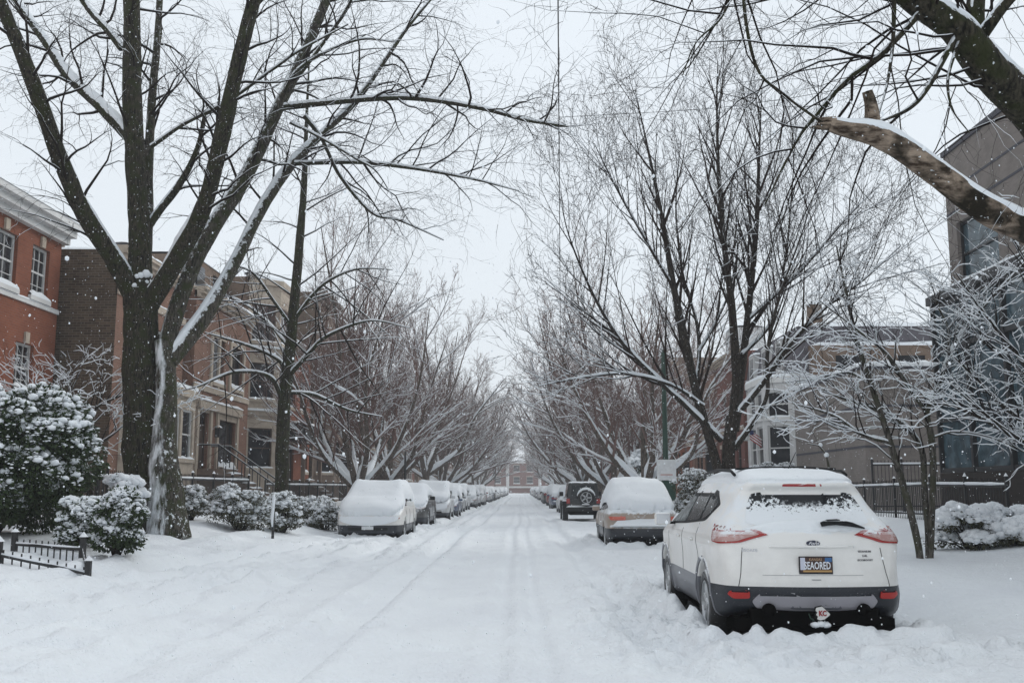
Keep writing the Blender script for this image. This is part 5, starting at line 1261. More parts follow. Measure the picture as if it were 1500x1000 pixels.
def stoop(root, P, k, u0, u1, ztop, zg, mt, railing=True):
    """steps up to a door, with snow on the treads and iron rails"""
    n = max(3, int((ztop - zg) / .19)); b = MB(); s = MB()
    for i in range(n):
        z = ztop - (i + 1) * (ztop - zg) / n + (ztop - zg) / n; d0 = .9 + i * .28
        lbox(b, P, u0, u1, zg + k - .3, z + k, d0 if i else 0.02, d0 + .28); lsnow(s, P, u0, u1, z + k, .07, d0 + .02, d0 + .30, i)
    o = b.build('steps', M[mt], root); s.build('step_snow', M['snow'], o, True)
    if railing:
        r = MB(); e = .9 + n * .28
        for u in (u0 + .05, u1 - .05):
            r.bar(P(u, ztop + k + .95, .1), P(u, ztop + k + .95, .9), .05); r.bar(P(u, ztop + k + .95, .9), P(u, zg + k + .95, e), .05)
            for i in range(8):
                t = i / 7; d = .9 + (e - .9) * t; z = ztop + (zg - ztop) * t; r.bar(P(u, z + k, d), P(u, z + k + .95, d), .03)
        ro = r.build('railing', M['iron'], root)
        s = MB()
        for u in (u0 + .05, u1 - .05): s.bar(P(u, ztop + k + .98, .1), P(u, ztop + k + .98, .9), .05, .02); s.bar(P(u, ztop + k + .98, .9), P(u, zg + k + .98, e), .045, .018)
        s.build('railing_snow', M['snow'], ro)

def buildings():
    WK = dict(lintel=None, muntin=False)
    # left side, nearest first
    r, P, k = house('brick_house', -1, -15, 6, 31.5, 9.75, 'brick_orange', 'orange brick house with white cornice and white sash windows at the left edge',
                    [(7.25, 8.85, [(22.0, 23.3), (24.6, 25.9), (27.25, 28.75), (29.65, 30.75)]), (4.3, 5.75, [(23.5, 24.8), (26.3, 27.5), (29.05, 30.15)])], 'white_trim', ('white_trim', .62, .60, .15),
                    win_kw=dict(muntin=True, key='limestone', snow=.09), bands=((6.95, .12, 'white_trim'),))
    r, P, k = house('brick_house', -1, -13.3, 32, 38.6, 9.25, 'brick_red', 'red brick row house with a dark bare brick flank, second from the left edge',
                    [(5.4, 7.15, [(33.0, 34.0), (35.2, 36.6)])], 'limestone', ('limestone', .4, .35), side_mat='brick_dark', bands=((7.75, .25, 'limestone'),))
    add_bay(r, P, k, .8, 6.2, .9, .3, 4.75, 'limestone', [(2.5, 4.3)], side=-1, frame='wood_white')
    c = MB().box(-3.2, -2.4, -2.9, -2.1, 8.9, 10.4).build('chimney', M['brick_dark'], r); MB().slab(-3.25, -2.35, -2.95, -2.05, 10.1, .12).build('chimney_snow', M['snow'], c, True)
    r, P, k = house('brick_house', -1, -13, 39, 47, 9.3, 'brick_red', 'red brick row house with stone window surrounds, wall lantern and railed steps',
                    [(5.85, 7.75, [(41.4, 43.0), (44.1, 45.8)]), (2.35, 4.35, [(42.5, 45.0)])], 'limestone', ('limestone', .42, .4), doors=((2.2, 4.5, 40.0, 41.1),), bands=((5.35, .22, 'limestone'),), frame='wood_dark', win_kw=dict(lintel='limestone', snow=.09))
    stoop(r, P, k, .7, 2.4, 2.2, .65, 'brownstone')
    # pilasters of pale stone beside the openings
    pz = MB()
    for u in (2.15, 3.15, 4.85, 6.95): lbox(pz, P, u - .12, u + .12, 5.6 + k, 7.95 + k, -.02, .07)
    for u in (.65, 2.35, 3.3, 6.25): lbox(pz, P, u - .13, u + .13, 1.6 + k, 4.6 + k, -.02, .09)
    lbox(pz, P, .5, 6.5, 4.62 + k, 4.95 + k, -.02, .2); pz.build('pilasters', M['limestone'], r)
    s = MB(); lsnow(s, P, .5, 6.5, 4.95 + k, .12, -.02, .24, 4); s.build('ledge_snow', M['snow'], r, True)
    mn = MB(); A = P(0, 9.6 + k, -1.2); lbox(mn, P, 2.6, 7.9, 9.42 + k, 11.4 + k, -4, -1.2); mn.build('attic', M['brick_brown'], r)
    s = MB(); lsnow(s, P, 2.6, 7.9, 11.4 + k, .2, -4, -1.15, 2); s.build('attic_snow', M['snow'], r, True)
    for u in (3.8, 6.2): 
        q = MB(); lbox(q, P, u - .5, u + .5, 9.8 + k, 11.1 + k, -1.2, -1.12); q.build('attic_window', M['glass'], r)
    lt = MB(); lbox(lt, P, 2.75, 2.95, 3.55 + k, 3.95 + k, .1, .3); lo = lt.build('lantern', M['black_frame'], r); sc_ = MB(); lsnow(sc_, P, 2.7, 3.0, 3.95 + k, .14, .08, .34); sc_.build('lantern_snow', M['snow'], lo, True)
    r, P, k = house('stone_house', -1, -13.2, 47.2, 53.2, 11.6, 'limestone', 'pale stone-fronted row house with a three-storey polygonal bay tower', [], 'limestone', ('greystone', .4, .3), doors=((2.3, 4.6, 51.9, 53.0),), side_mat='brick_brown', frame='wood_dark')
    add_bay(r, P, k, .05, 4.4, 1.25, .3, 11.3, 'limestone', [(2.4, 4.3), (5.7, 7.45), (8.5, 10.3)], side=-1, frame='wood_dark', ang=1.15)
    for z in (4.9, 7.95):
        b = MB(); q = [P(-.03, 0, .02), P(1.12, 0, 1.37), P(3.33, 0, 1.37), P(4.48, 0, .02)]
        b.add([(v.x, v.y, zz + k) for zz in (z, z + .22) for v in q], [(0, 1, 2, 3), (7, 6, 5, 4), (0, 1, 5, 4), (1, 2, 6, 5), (2, 3, 7, 6)])
        bo = b.build('string_course', M['limestone'], r)
    s = MB()
    for z in (5.12, 8.17):
        for a, c in ((q[0], q[1]), (q[1], q[2]), (q[2], q[3])): s.bar(Vector((a.x, a.y, z + k + .05)), Vector((c.x, c.y, z + k + .05)), .22, .10)
    s.build('ledge_snow', M['snow'], bo)
    r, P, k = house('brick_house', -1, -12.9, 53.8, 60.5, 9.4, 'brick_orange', 'orange brick house with a dark entrance canopy and snow-covered wreath', [(5.9, 7.6, [(55, 56.3), (57.6, 59.2)]), (2.4, 3.9, [(58.6, 60)])], 'limestone', ('brownstone', .5, .4),
                    doors=((1.9, 3.9, 55.2, 56.4),), frame='wood_dark', side_mat='brick_dark')
    c = MB(); lbox(c, P, .6, 5.6, 4.0 + k, 4.9 + k, .0, 1.1); co = c.build('canopy', M['black_frame'], r); s = MB(); lsnow(s, P, .6, 5.6, 4.9 + k, .22, -.1, 1.15, 2); s.build('canopy_snow', M['snow'], co, True)
    for u in (.8, 5.3): s = MB(); lbox(s, P, u - .1, u + .1, .6 + k, 4.0 + k, .85, 1.05); s.build('canopy_post', M['brownstone'], r)
    s = MB(); lbox(s, P, 1.0, 5.2, 3.94 + k, 3.985 + k, .9, 1.12); s.build('canopy_trim', M['sign_white'], r)
    stoop(r, P, k, 1.3, 2.8, 1.9, .65, 'brownstone', False)
    spec = [(-12.8, 61, 68, 13.6, 'brownstone', 'brownstone town house with arched-looking bay, three storeys, behind the first reddish tree'),
            (-13, 68.3, 75.5, 12.9, 'brick_brown', 'brown brick three-storey town house with pale trim, left side')]
    for X, a, b_, z, mt, lab in spec:
        r, P, k = house('town_house', -1, X, a, b_, z, mt, lab, [(5.9, 7.7, [(b_ - 2.3, b_ - 1.1)]), (9.2, 10.9, [(b_ - 2.3, b_ - 1.1)])], 'limestone', ('greystone', .6, .5), doors=((2.1, 4.4, b_ - 2.3, b_ - 1.1),), frame='wood_dark', side_mat='brick_dark', bands=((5.0, .2, 'limestone'),))
        add_bay(r, P, k, .4, 4.4, 1.1, .3, 8.4 if mt == 'brownstone' else 12.2, mt, [(2.4, 4.4), (5.8, 7.6)] + ([] if mt == 'brownstone' else [(9.1, 10.9)]), side=-1, frame='wood_dark', ang=1.0)
        stoop(r, P, k, 4.6, 6.0, 2.1, .65, 'brownstone', False)
    rnd = random.Random(77); y = 76; i = 0; cols = ['brick_deep', 'brick_tan', 'brick_red', 'brick_brown', 'greystone', 'brick_deep', 'brick_tan']
    nm = {'brick_deep': 'deep red brick', 'brick_tan': 'tan brick', 'brick_red': 'red brick', 'brick_brown': 'brown brick', 'greystone': 'grey stone', 'brick_orange': 'orange brick', 'brick_taupe': 'taupe brick'}
    ordl = ['first', 'second', 'third', 'fourth', 'fifth', 'sixth', 'seventh', 'eighth', 'ninth', 'tenth', 'eleventh', 'twelfth', 'thirteenth', 'fourteenth', 'fifteenth', 'sixteenth', 'seventeenth', 'eighteenth', 'nineteenth', 'twentieth']
    def far(side, X, y, w, z, mt, lab):
        n = 3 if z > 10.5 else 2; rows = []
        for f in range(n): rows.append((2.4 + f * 3.4, 4.2 + f * 3.4, [(y + .9 + q * 1.75, y + 1.95 + q * 1.75) for q in range(int((w - 1) / 1.75))]))
        r, P, k = house('row_house', side, X, y, y + w, z, mt, lab, rows, 'limestone', ('limestone' if (int(y) % 2) else 'greystone', .5, .4), frame='wood_dark', bands=((4.9, .2, 'limestone'),), group='row houses half hidden by the trees')
        return r, P, k
    while y < 325:
        w = rnd.choice((7.2, 8.0, 9.0, 12)); far(-1, -13 - rnd.random() * .8, y, w - .15, rnd.choice((9.4, 10, 12.4, 12.8)), cols[i % 7], '%s row house behind the left trees, %s past the brownstones' % (nm[cols[i % 7]], ordl[i] if i < 20 else 'twenty-' + ordl[i - 20])); y += w; i += 1
    # right side
    r, P, k = house('brick_building', 1, 13, 6, 29.7, 11.55, 'brick_taupe', 'tall taupe brick building with dark bands and a glass bay at the right edge', [(7.3, 9.25, [(26.6, 29.1), (20, 23)])], None, None, side_mat='brick_taupe', frame='black_frame', glass='glass_blue', depth=14, win_kw=dict(sill=None) if False else {}, cat='building', zb=.4)
    b = MB()
    for z in (10.3, 9.6 - .0, 7.0, 6.6):
        lbox(b, P, 0, 23.7, z + k, z + k + .07, -.02, .012)
    lbox(b, P, 0, 23.75, 11.5 + k, 11.66 + k, -.3, .06); b.build('dark_band', M['band'], r)
    # glass bay: black frame, tall panes, dark brick foot
    g = MB(); y0, y1 = 12.0, 29.2; u0, u1 = y0 - 6, y1 - 6
    lbox(g, P, u0, u1, -.4, 1.85 + k, .0, .9); g.build('bay_foot', M['brick_black'], r)
    g = MB(); lbox(g, P, u0 + .1, u1 - .1, 1.86 + k, 6.75 + k, .0, .78); g.build('bay_glass', M['glass_blue'], r)
    g = MB()
    n = 8; L = u1 - u0
    for i in range(n + 1): u = u0 + L * i / n; lbox(g, P, max(u0, u - .07), min(u1, u + .07), 1.86 + k, 6.75 + k, .62, .90)
    for z in (1.86, 3.3, 5.3, 6.6): lbox(g, P, u0, u1, z + k, z + k + .13, .70, .88)
    for z in (1.86, 3.3, 5.3, 6.6): lbox(g, P, u1 - .08, u1 + .01, z + k, z + k + .13, .0, .88)
    lbox(g, P, u1 - .10, u1 + .012, 1.86 + k, 6.75 + k, .0, .12)
    lbox(g, P, u0 - .05, u1 + .05, 6.76 + k, 7.0 + k, .0, 1.0); g.build('bay_frame', M['black_frame'], r)
    s = MB(); lsnow(s, P, u0, u1, 7.0 + k, .16, .0, 1.0, 3); s.build('bay_snow', M['snow'], r, True)
    g = MB(); lbox(g, P, u0 + 10.9, u0 + 12.2, 1.9 + k, 3.0 + k, .785, .80); g.build('window_poster', M['sign_white'], r)
    # low tan block with dark bands
    root = empty('brick_building', (13, 43, .4), 0, 'low taupe brick block with thin dark bands and snow along its parapet', 'building'); k = -.4
    mb = MB(); Z = 5.95
    Pw = wall(mb, (0, -5), (0, 4.6), -.4, Z + k, [], .1, 1); Pf = wall(mb, (0, -5), (13, -5), -.4, Z + k, [], .1, -1); wall(mb, (0, 4.6), (13, 4.6), -.4, Z + k, [], .1, 1); mb.build('walls', M['brick_taupe'], root)
    b = MB()
    for z in (2.95, 4.5): lbox(b, Pw, 0, 9.6, z + k, z + k + .09, -.02, .014); lbox(b, Pf, 0, 13, z + k, z + k + .09, -.02, .014)
    lbox(b, Pf, 0, 13, Z + k, Z + k + .10, -.3, .05); lbox(b, Pw, 0, 9.6, Z + k, Z + k + .10, -.3, .05); b.build('dark_band', M['band'], root)
    s = MB(); lsnow(s, Pf, 0, 13, Z + k + .1, .22, -.3, .07, 3); lsnow(s, Pw, 0, 9.6, Z + k + .1, .2, -.3, .07, 5); s.build('parapet_snow', M['snow'], root, True)
    MB().box(.3, 12.9, -4.7, 4.5, Z + k - .3, Z + k).build('roof', M['snow_soft'], root)
    root = empty('brick_building', (14, 50, .4), 0, 'dusky set-back brick block rising behind the low taupe one', 'building')
    MB().box(0, 12, -2.0, 4, -.4, 7.9).build('walls', M['brick_brown'], root); MB().slab(0, 12, -2.0, 4, 7.901, .2).build('roof_snow', M['snow'], root, True)
    for x in (1.2, 4.2, 7.2): MB().box(x, x + 1.3, -2.03, -1.99, 6.2, 7.4).build('window', M['glass'], root)
    # white house with bay and slate mansard
    r, P, k = house('white_house', 1, 13.2, 48.4, 58.6, 7.0, 'white_side', 'white painted house with tall bay windows, slate roof and a small flag', [(2.5, 4.6, [(57.0, 58.0)])], 'white_trim', None, doors=((1.6, 3.9, 55.3, 56.4),), frame='wood_white', cat='house')
    add_bay(r, P, k, .2, 5.6, 1.2, .3, 6.6, 'white_side', [(2.3, 4.5), (4.9, 6.2)], side=1, trim='white_trim', frame='wood_white', ang=1.1)
    # mansard roof with dormers
    q = [(0, 48.4), (0, 58.6)]; y0, y1 = -5.1, 5.1
    b = MB().add([(-.05, y0, 7.0 + k), (-.05, y1, 7.0 + k), (.3, y1, 9.3 + k), (.3, y0, 9.3 + k), (11, y0, 9.3 + k), (11, y1, 9.3 + k), (11, y0, 7 + k), (11, y1, 7 + k)], [(0, 1, 2, 3), (3, 2, 5, 4), (0, 3, 4, 6), (1, 2, 5, 7)]); b.build('mansard_roof', M['slate'], r)
    for yy in (-3, 0, 3):
        d = MB().box(-.12, 1.2, yy - .6, yy + .6, 7.2 + k, 8.9 + k).build('dormer', M['white_side'], r); MB().box(-.14, -.122, yy - .4, yy + .4, 7.5 + k, 8.7 + k).build('glass', M['glass'], d)
        MB().slab(-.15, 1.3, yy - .7, yy + .7, 8.9 + k, .14).build('dormer_snow', M['snow'], d, True)
    MB().slab(.9, 11, y0, y1, 9.3 + k, .2).build('roof_snow', M['snow'], r, True)
    c = MB().box(1.3, 1.9, -4, -3.4, 9 + k, 10.6 + k).build('chimney', M['brick_brown'], r); MB().slab(1.25, 1.95, -4.05, -3.35, 10.6 + k, .12).build('chimney_snow', M['snow'], c, True)
    # entrance hood
    h = MB(); lbox(h, P, 6.6, 8.4, 4.1 + k, 4.3 + k, 0, 1.0); ho = h.build('door_hood', M['white_trim'], r); s = MB(); lsnow(s, P, 6.6, 8.4, 4.3 + k, .25, 0, 1.0, 1); s.build('hood_snow', M['snow'], ho, True)
    flag()
    r, P, k = house('brick_house', 1, 13.1, 59, 67, 9.6, 'brick_deep', 'dark red brick house with a dormered slate roof next to the white house', [(5.6, 7.4, [(60, 61.2), (62, 63.2), (64, 65.2)]), (2.3, 4.2, [(60, 61.2), (62, 63.2)])], 'limestone', ('limestone', .4, .4), frame='wood_dark', bands=((4.9, .2, 'limestone'),), doors=((1.8, 4.0, 65, 66.1),))
    d = MB(); lbox(d, P, 2.6, 5.0, 9.6 + k, 11.4 + k, -2, -.1); do = d.build('dormer', M['white_side'], r); g = MB(); lbox(g, P, 2.9, 3.7, 9.9 + k, 11.1 + k, -.1, -.08); lbox(g, P, 3.9, 4.7, 9.9 + k, 11.1 + k, -.1, -.08); g.build('glass', M['glass'], do)
    s = MB(); lsnow(s, P, 2.5, 5.1, 11.4 + k, .3, -2, 0, 3); s.build('dormer_snow', M['snow'], do, True)
    for i, (a, w, mt) in enumerate(((67.2, 9.5, 'brick_red'), (76.9, 9.5, 'brick_orange'))):
        r, P, k = house('brick_house', 1, 13, a, a + w, 9.7 + i * .4, mt, ('red brick row house with stone-banded triple windows on the right' if i == 0 else 'orange-red brick row house with triple windows, farther along the right side'),
                        [(5.7, 7.5, [(a + .8 + q * 1.0, a + 1.6 + q * 1.0) for q in range(3)] + [(a + 5.6 + q * 1.0, a + 6.4 + q * 1.0) for q in range(3)]), (2.3, 4.2, [(a + 5.4, a + 6.6), (a + 7.2, a + 8.4)])], 'limestone', ('limestone', .5, .4), frame='wood_dark', doors=((1.8, 4.1, a + 1.5, a + 2.7),), bands=((5.0, .3, 'limestone'), (7.9, .3, 'limestone')), win_kw=dict(snow=.05))
        add_bay(r, P, k, .4, 4.4, .7, .3, 4.7, mt, [(2.3, 4.2)], side=1, frame='wood_dark', ang=.6)
    y = 86.6; i = 0; cols = ['brick_tan', 'brick_deep', 'greystone', 'brick_orange', 'brick_brown', 'brick_red']
    while y < 325:
        w = rnd.choice((7.2, 8.0, 9.0, 12)); far(1, 12.6 + rnd.random() * .9, y, w - .15, rnd.choice((9.4, 10, 12.4, 12.8)), cols[i % 6], '%s row house behind the right trees, %s past the orange-red one' % (nm[cols[i % 6]], ordl[i] if i < 20 else 'twenty-' + ordl[i - 20])); y += w; i += 1
    # red brick house closing the street at the T junction
    root = empty('brick_building', (0, 345, 0), 0, 'red brick building with white bays closing the far end of the street', 'building')
    mb = MB(); hs = [(u, u + 2.2, 3.2 + q * 4, 5.6 + q * 4) for q in range(2) for u in (3, 7.5, 14, 18.5, 25, 29.5, 36, 40.5)]
    P = wall(mb, (-28, 0), (22, 0), -.5, 10.5, hs, .3, -1); mb.build('front_wall', M['brick_deep'], root)
    for h in hs: window(root, P, h, 'wood_white', 'glass', .3, 'limestone', lintel='limestone', snow=.1)
    for u in (12, 23, 34): b = MB(); lbox(b, P, u - .5, u + .5, 0, 10.1, -.05, .8); b.build('white_pier', M['white_trim'], root)
    b = MB()
    lbox(b, P, 0, 50, 1.8, 2.4, -.05, .4); lbox(b, P, 0, 50, 10.2, 10.9, -.1, .6); b.build('white_band', M['white_trim'], root)
    MB().box(-28, 22, .4, 15, 0, 10.4).build('block', M['brick_deep'], root); s = MB(); s.slab(-28, 22, 0, 15, 10.9, .3); s.build('roof_snow', M['snow'], root, True)

def flag():
    a = at(1104, 634, 50.5); root = empty('flag', tuple(a), 0, 'small red and white striped flag on a short pole at the white house', 'flag')
    MB().bar((.6, 0, -.5), (-.35, 0, .35), .035).build('pole', M['wood_white'], root)
    n = 7; 
    for nm, par, mt in (('red_stripes', 0, mat('flag_red', (.35, .03, .035), .7)), ('white_stripes', 1, mat('flag_white', (.7, .7, .7), .7))):
        b = MB()
        for i in range(n):
            if i % 2 != par: continue
            for j in range(6):
                x0 = -.30 + j * .14; w = .03 * math.sin(j * 1.2); w2 = .03 * math.sin((j + 1) * 1.2); z = .25 - i * .10 - j * .10
                b.add([(x0, w, z), (x0 + .14, w2, z - .10), (x0 + .14, w2, z - .20), (x0, w, z - .10)], [(0, 1, 2, 3)])
        b.build(nm, mt, root)
    MB().box(-.31, -.02, -.06, -.045, -.12, .2).build('canton', mat('flag_blue', (.02, .03, .1), .7), root); root.scale = (.7, .7, .7)

# ------------------------------------------------------------------ fences, posts, bushes
def iron_fence(name, pts, h, label, group=None, gap=.12, post=2.2, rail2=True, snow=True, cat='fence', arrow=True, drop=0.):
    a0 = pts[0]; root = empty(name, (a0[0], a0[1], gz(*a0) - drop), 0, label, cat, group); O = Vector(root.location)
    pk = MB(); rl = MB(); sn = MB()
    for a, b in zip(pts[:-1], pts[1:]):
        A = Vector((a[0], a[1], gz(*a) - drop)) - O; B = Vector((b[0], b[1], gz(*b) - drop)) - O; L = (B - A).length; n = int(L / gap); up = Vector((0, 0, 1))
        for i in range(n):
            p = A.lerp(B, (i + .5) / n); pk.bar(p - up * .1, p + up * h, .016)
            if arrow: pk.add([p + Vector((-.018, 0, h)), p + Vector((.018, 0, h)), p + Vector((0, .018, h)), p + Vector((0, 0, h + .07))], [(0, 1, 3), (1, 2, 3), (2, 0, 3)])
        for z in ((h - .12, .16) if rail2 else (h - .08,)): rl.bar(A + up * z, B + up * z, .035, .045)
        if snow: 
            m = max(2, int(L / .35)); P = [A.lerp(B, i / m) + up * (h - .075 + .014) for i in range(m + 1)]; rr = random.Random(int(L * 100)); sn.tube(P, [(.034 if h > .5 else .02) * rr.uniform(.7, 1.25) for _ in P], 6)
        k = max(1, round(L / post))
        for i in range(k + (b == pts[-1])):
            p = A.lerp(B, i / k); ps = MB().bar(p - up * .2, p + up * (h + .1), .06 if h > .6 else .07); po = ps.build('post', M['iron'], root)
            if snow: MB().slab(p.x - .05, p.x + .05, p.y - .05, p.y + .05, p.z + h + .1, .09).build('post_snow', M['snow'], po, True)
    pk.build('pickets', M['iron'], root); rl.build('rails', M['iron'], root)
    if snow: sn.build('rail_snow', M['snow'], root, True)
    return root

def ico(n=1):
    bm = bmesh.new(); bmesh.ops.create_icosphere(bm, subdivisions=n, radius=1); v = np.array([x.co[:] for x in bm.verts]); f = np.array([[q.index for q in x.verts] for x in bm.faces]); bm.free(); return v, f
ICO1 = ico(1); ICO2 = ico(2)
def blobs(name, P, S, mt, parent, seed=0, base=ICO2, rough=.25):
    rng = np.random.default_rng(seed); v, f = base; n = len(P); P = np.asarray(P); S = np.asarray(S)
    V = v[None] * S[:, None, :] * (1 + rng.normal(0, rough, (n, len(v), 1)) * .35)
    a = rng.uniform(0, 2 * PI, n); c, s = np.cos(a)[:, None], np.sin(a)[:, None]
    X = V[..., 0] * c - V[..., 1] * s; Y = V[..., 0] * s + V[..., 1] * c; V = np.stack([X, Y, V[..., 2]], -1) + P[:, None, :]
    F_ = (f[None] + (np.arange(n) * len(v))[:, None, None]).reshape(-1, 3)
    return mesh_np(name, V, F_, mt, parent)

def bush(name, x, y, rx, ry, hz, label, seed, n_leaf=9000, n_snow=260, leaf=.05, fol='shrub', snow=.5, group=None, z0=None, lumps=9, ssz=.09, cat='bush', sprays=True):
    """evergreen or twiggy shrub: overlapping clumps of small leaves, snow sitting on each clump's upper side"""
    rng = np.random.default_rng(seed); zb = gz(x, y) if z0 is None else z0
    root = empty(name, (x, y, zb), 0, label, cat, group)
    # clump centres on a lumpy dome
    K = lumps * 6; th = rng.uniform(0, 2 * PI, K); u = rng.uniform(.02, 1, K); rr = np.sqrt(rng.uniform(.25, 1, K))
    cz = hz * (.12 + .8 * u); cr = np.sqrt(np.clip(1 - ((cz / hz - .38) / .68) ** 2, .05, 1)) * rr
    C_ = np.stack([rx * cr * np.cos(th) * .86, ry * cr * np.sin(th) * .86, cz], -1); cs = rng.uniform(.16, .30, K) * (rx + hz) / 2
    k = rng.integers(0, K, n_leaf); d = rng.normal(0, 1, (n_leaf, 3)); d /= np.linalg.norm(d, axis=1, keepdims=True)
    rad = rng.uniform(.35, 1, n_leaf) ** .4
    P = C_[k] + d * (cs[k] * rad)[:, None] * np.array([1, 1, .75]); P[:, 2] = np.maximum(P[:, 2], .02)
    # sprays: thin leaf quads pointing outward
    o = d + rng.normal(0, .55, (n_leaf, 3)) + np.array([0, 0, -.15]); o /= np.linalg.norm(o, axis=1, keepdims=True)
    w = np.cross(o, rng.normal(0, 1, (n_leaf, 3))); w /= np.linalg.norm(w, axis=1, keepdims=True)
    l = leaf * rng.uniform(.6, 1.4, n_leaf)[:, None]; ww = w * l * .22
    V = np.stack([P - ww * .4, P + o * l * .5 - ww, P + o * l, P + o * l * .5 + ww], 1)
    mesh_np('foliage', V, np.arange(n_leaf * 4).reshape(-1, 4), M[fol], root, False)
    b = MB(); r2 = random.Random(seed)
    for i in range(min(26, K)):
        c = C_[i]; b.tube([(0, 0, -.1), (c[0] * .4, c[1] * .4, c[2] * .45), tuple(c)], [.03 * hz ** .5, .015, .006], 5)
    b.build('stems', M['twig'], root)
    # snow: lumps on the top side of each clump
    n_snow = int(n_snow * 1.9); k = rng.integers(0, K, n_snow); d = rng.normal(0, 1, (n_snow, 3)); d[:, 2] = np.abs(d[:, 2]) + .35; d /= np.linalg.norm(d, axis=1, keepdims=True)
    keep = rng.uniform(0, 1, n_snow) < (snow + .6 * (C_[k][:, 2] / hz - .35)); P = (C_[k] + d * (cs[k] * .98)[:, None] * np.array([1, 1, .78]))[keep]
    s = ssz * rng.uniform(.35, 1.0, (len(P), 1)) * np.array([[1.15, .95, .72]])
    blobs('snow_clumps', P, s, M['snow'], root, seed)
    # finer dusting between them
    m = n_snow * 4; k = rng.integers(0, K, m); d = rng.normal(0, 1, (m, 3)); d[:, 2] = np.abs(d[:, 2]) * .8 + .05; d /= np.linalg.norm(d, axis=1, keepdims=True)
    keep = rng.uniform(0, 1, m) < snow * .9 + .1; P = (C_[k] + d * (cs[k] * 1.02)[:, None] * np.array([1, 1, .78]))[keep]
    s = ssz * .30 * rng.uniform(.4, 1.3, (len(P), 1)) * np.array([[1.4, 1., .5]])
    blobs('snow_dusting', P, s, M['snow'], root, seed + 1, ICO1)
    return root

def greenery():
    bush('evergreen_bush', -9.05, 17.2, 1.55, 1.4, 2.5, 'big dark evergreen bush capped with snow at the left edge', 5, 70000, 2600, .085, 'yew', .34, lumps=16, ssz=.085)
    bush('evergreen_bush', -6.38, 15.9, .31, .33, 1.02, 'upright small evergreen shrub plastered with snow beside the low garden fence', 6, 9000, 1000, .07, 'yew', .62, ssz=.045)
    bush('evergreen_bush', -7.2, 16.5, .38, .4, .8, 'low round snow-covered shrub between the big bush and the upright shrub', 7, 7000, 900, .06, 'yew', .8, ssz=.048)
    bush('snowy_shrub', -8.25, 20.9, .34, .34, 1.1, 'shrub smothered in smooth snow against the iron gate, left of the huge tree', 8, 4000, 800, .06, 'yew', 1.0, ssz=.10)
    sp = [(at(352, 760, 25.5).x, 25.5, .85, .6, 1.05, 'wide twiggy snow-covered shrub right of the huge tree trunk'), (at(415, 760, 26.5).x, 26.5, .42, .45, 1.0, 'narrow snow-covered shrub beside the snow-plastered post'),
          (at(280, 750, 26).x, 26, .35, .4, .85, 'small snow-covered shrub at the foot of the huge tree'), (at(476, 740, 31).x, 31, .62, .5, .8, 'rounded snow-covered shrub beside the snowed-in white hatchback'),
          (at(455, 722, 33).x, 33.4, .9, .5, .75, 'snow-laden hedge end in front of the iron fence, left of the white hatchback'), (at(330, 735, 31).x, 31, .6, .5, .7, 'pale snowy shrub in the yard behind the wide twiggy one')]
    for i, (x, y, a, b, h, lab) in enumerate(sp): bush('snowy_shrub', x, y, a, b, h, lab, 20 + i, 7000, 460, .06, 'shrub', .8, ssz=.06, group='snow-covered shrubs on the left parkway', cat='shrub')
    bush('twiggy_shrub', at(1025, 700, 30).x, 30, .8, .7, 1.7, 'greyish twiggy shrub behind the beige saloon, right of the white sign', 40, 14000, 700, .05, 'shrub', .7, ssz=.045, cat='shrub')
    bush('snowy_shrub', at(1420, 775, 18.5).x, 18.5, .75, .55, .72, 'low snow-buried shrub below the iron fence, near the glass bay', 41, 5000, 1000, .06, 'shrub', 1.1, ssz=.095, cat='shrub')
    bush('snowy_shrub', at(1490, 775, 18.3).x, 18.3, .6, .5, .62, 'snow-buried shrub at the right edge below the dark brick foot', 42, 4000, 900, .06, 'shrub', 1.2, ssz=.095, cat='shrub')
    bush('snowy_shrub', at(1130, 690, 47).x, 46.5, 1.6, .8, 1.9, 'frosted bush in front of the white house', 43, 9000, 700, .07, 'shrub', .9, ssz=.07, cat='shrub')
    bush('snowy_shrub', at(905, 690, 58).x + 1.5, 56, 1.2, 1.2, 3.4, 'snow-draped conical shrub behind the beige saloon', 44, 9000, 900, .1, 'yew', .9, ssz=.13, cat='shrub')

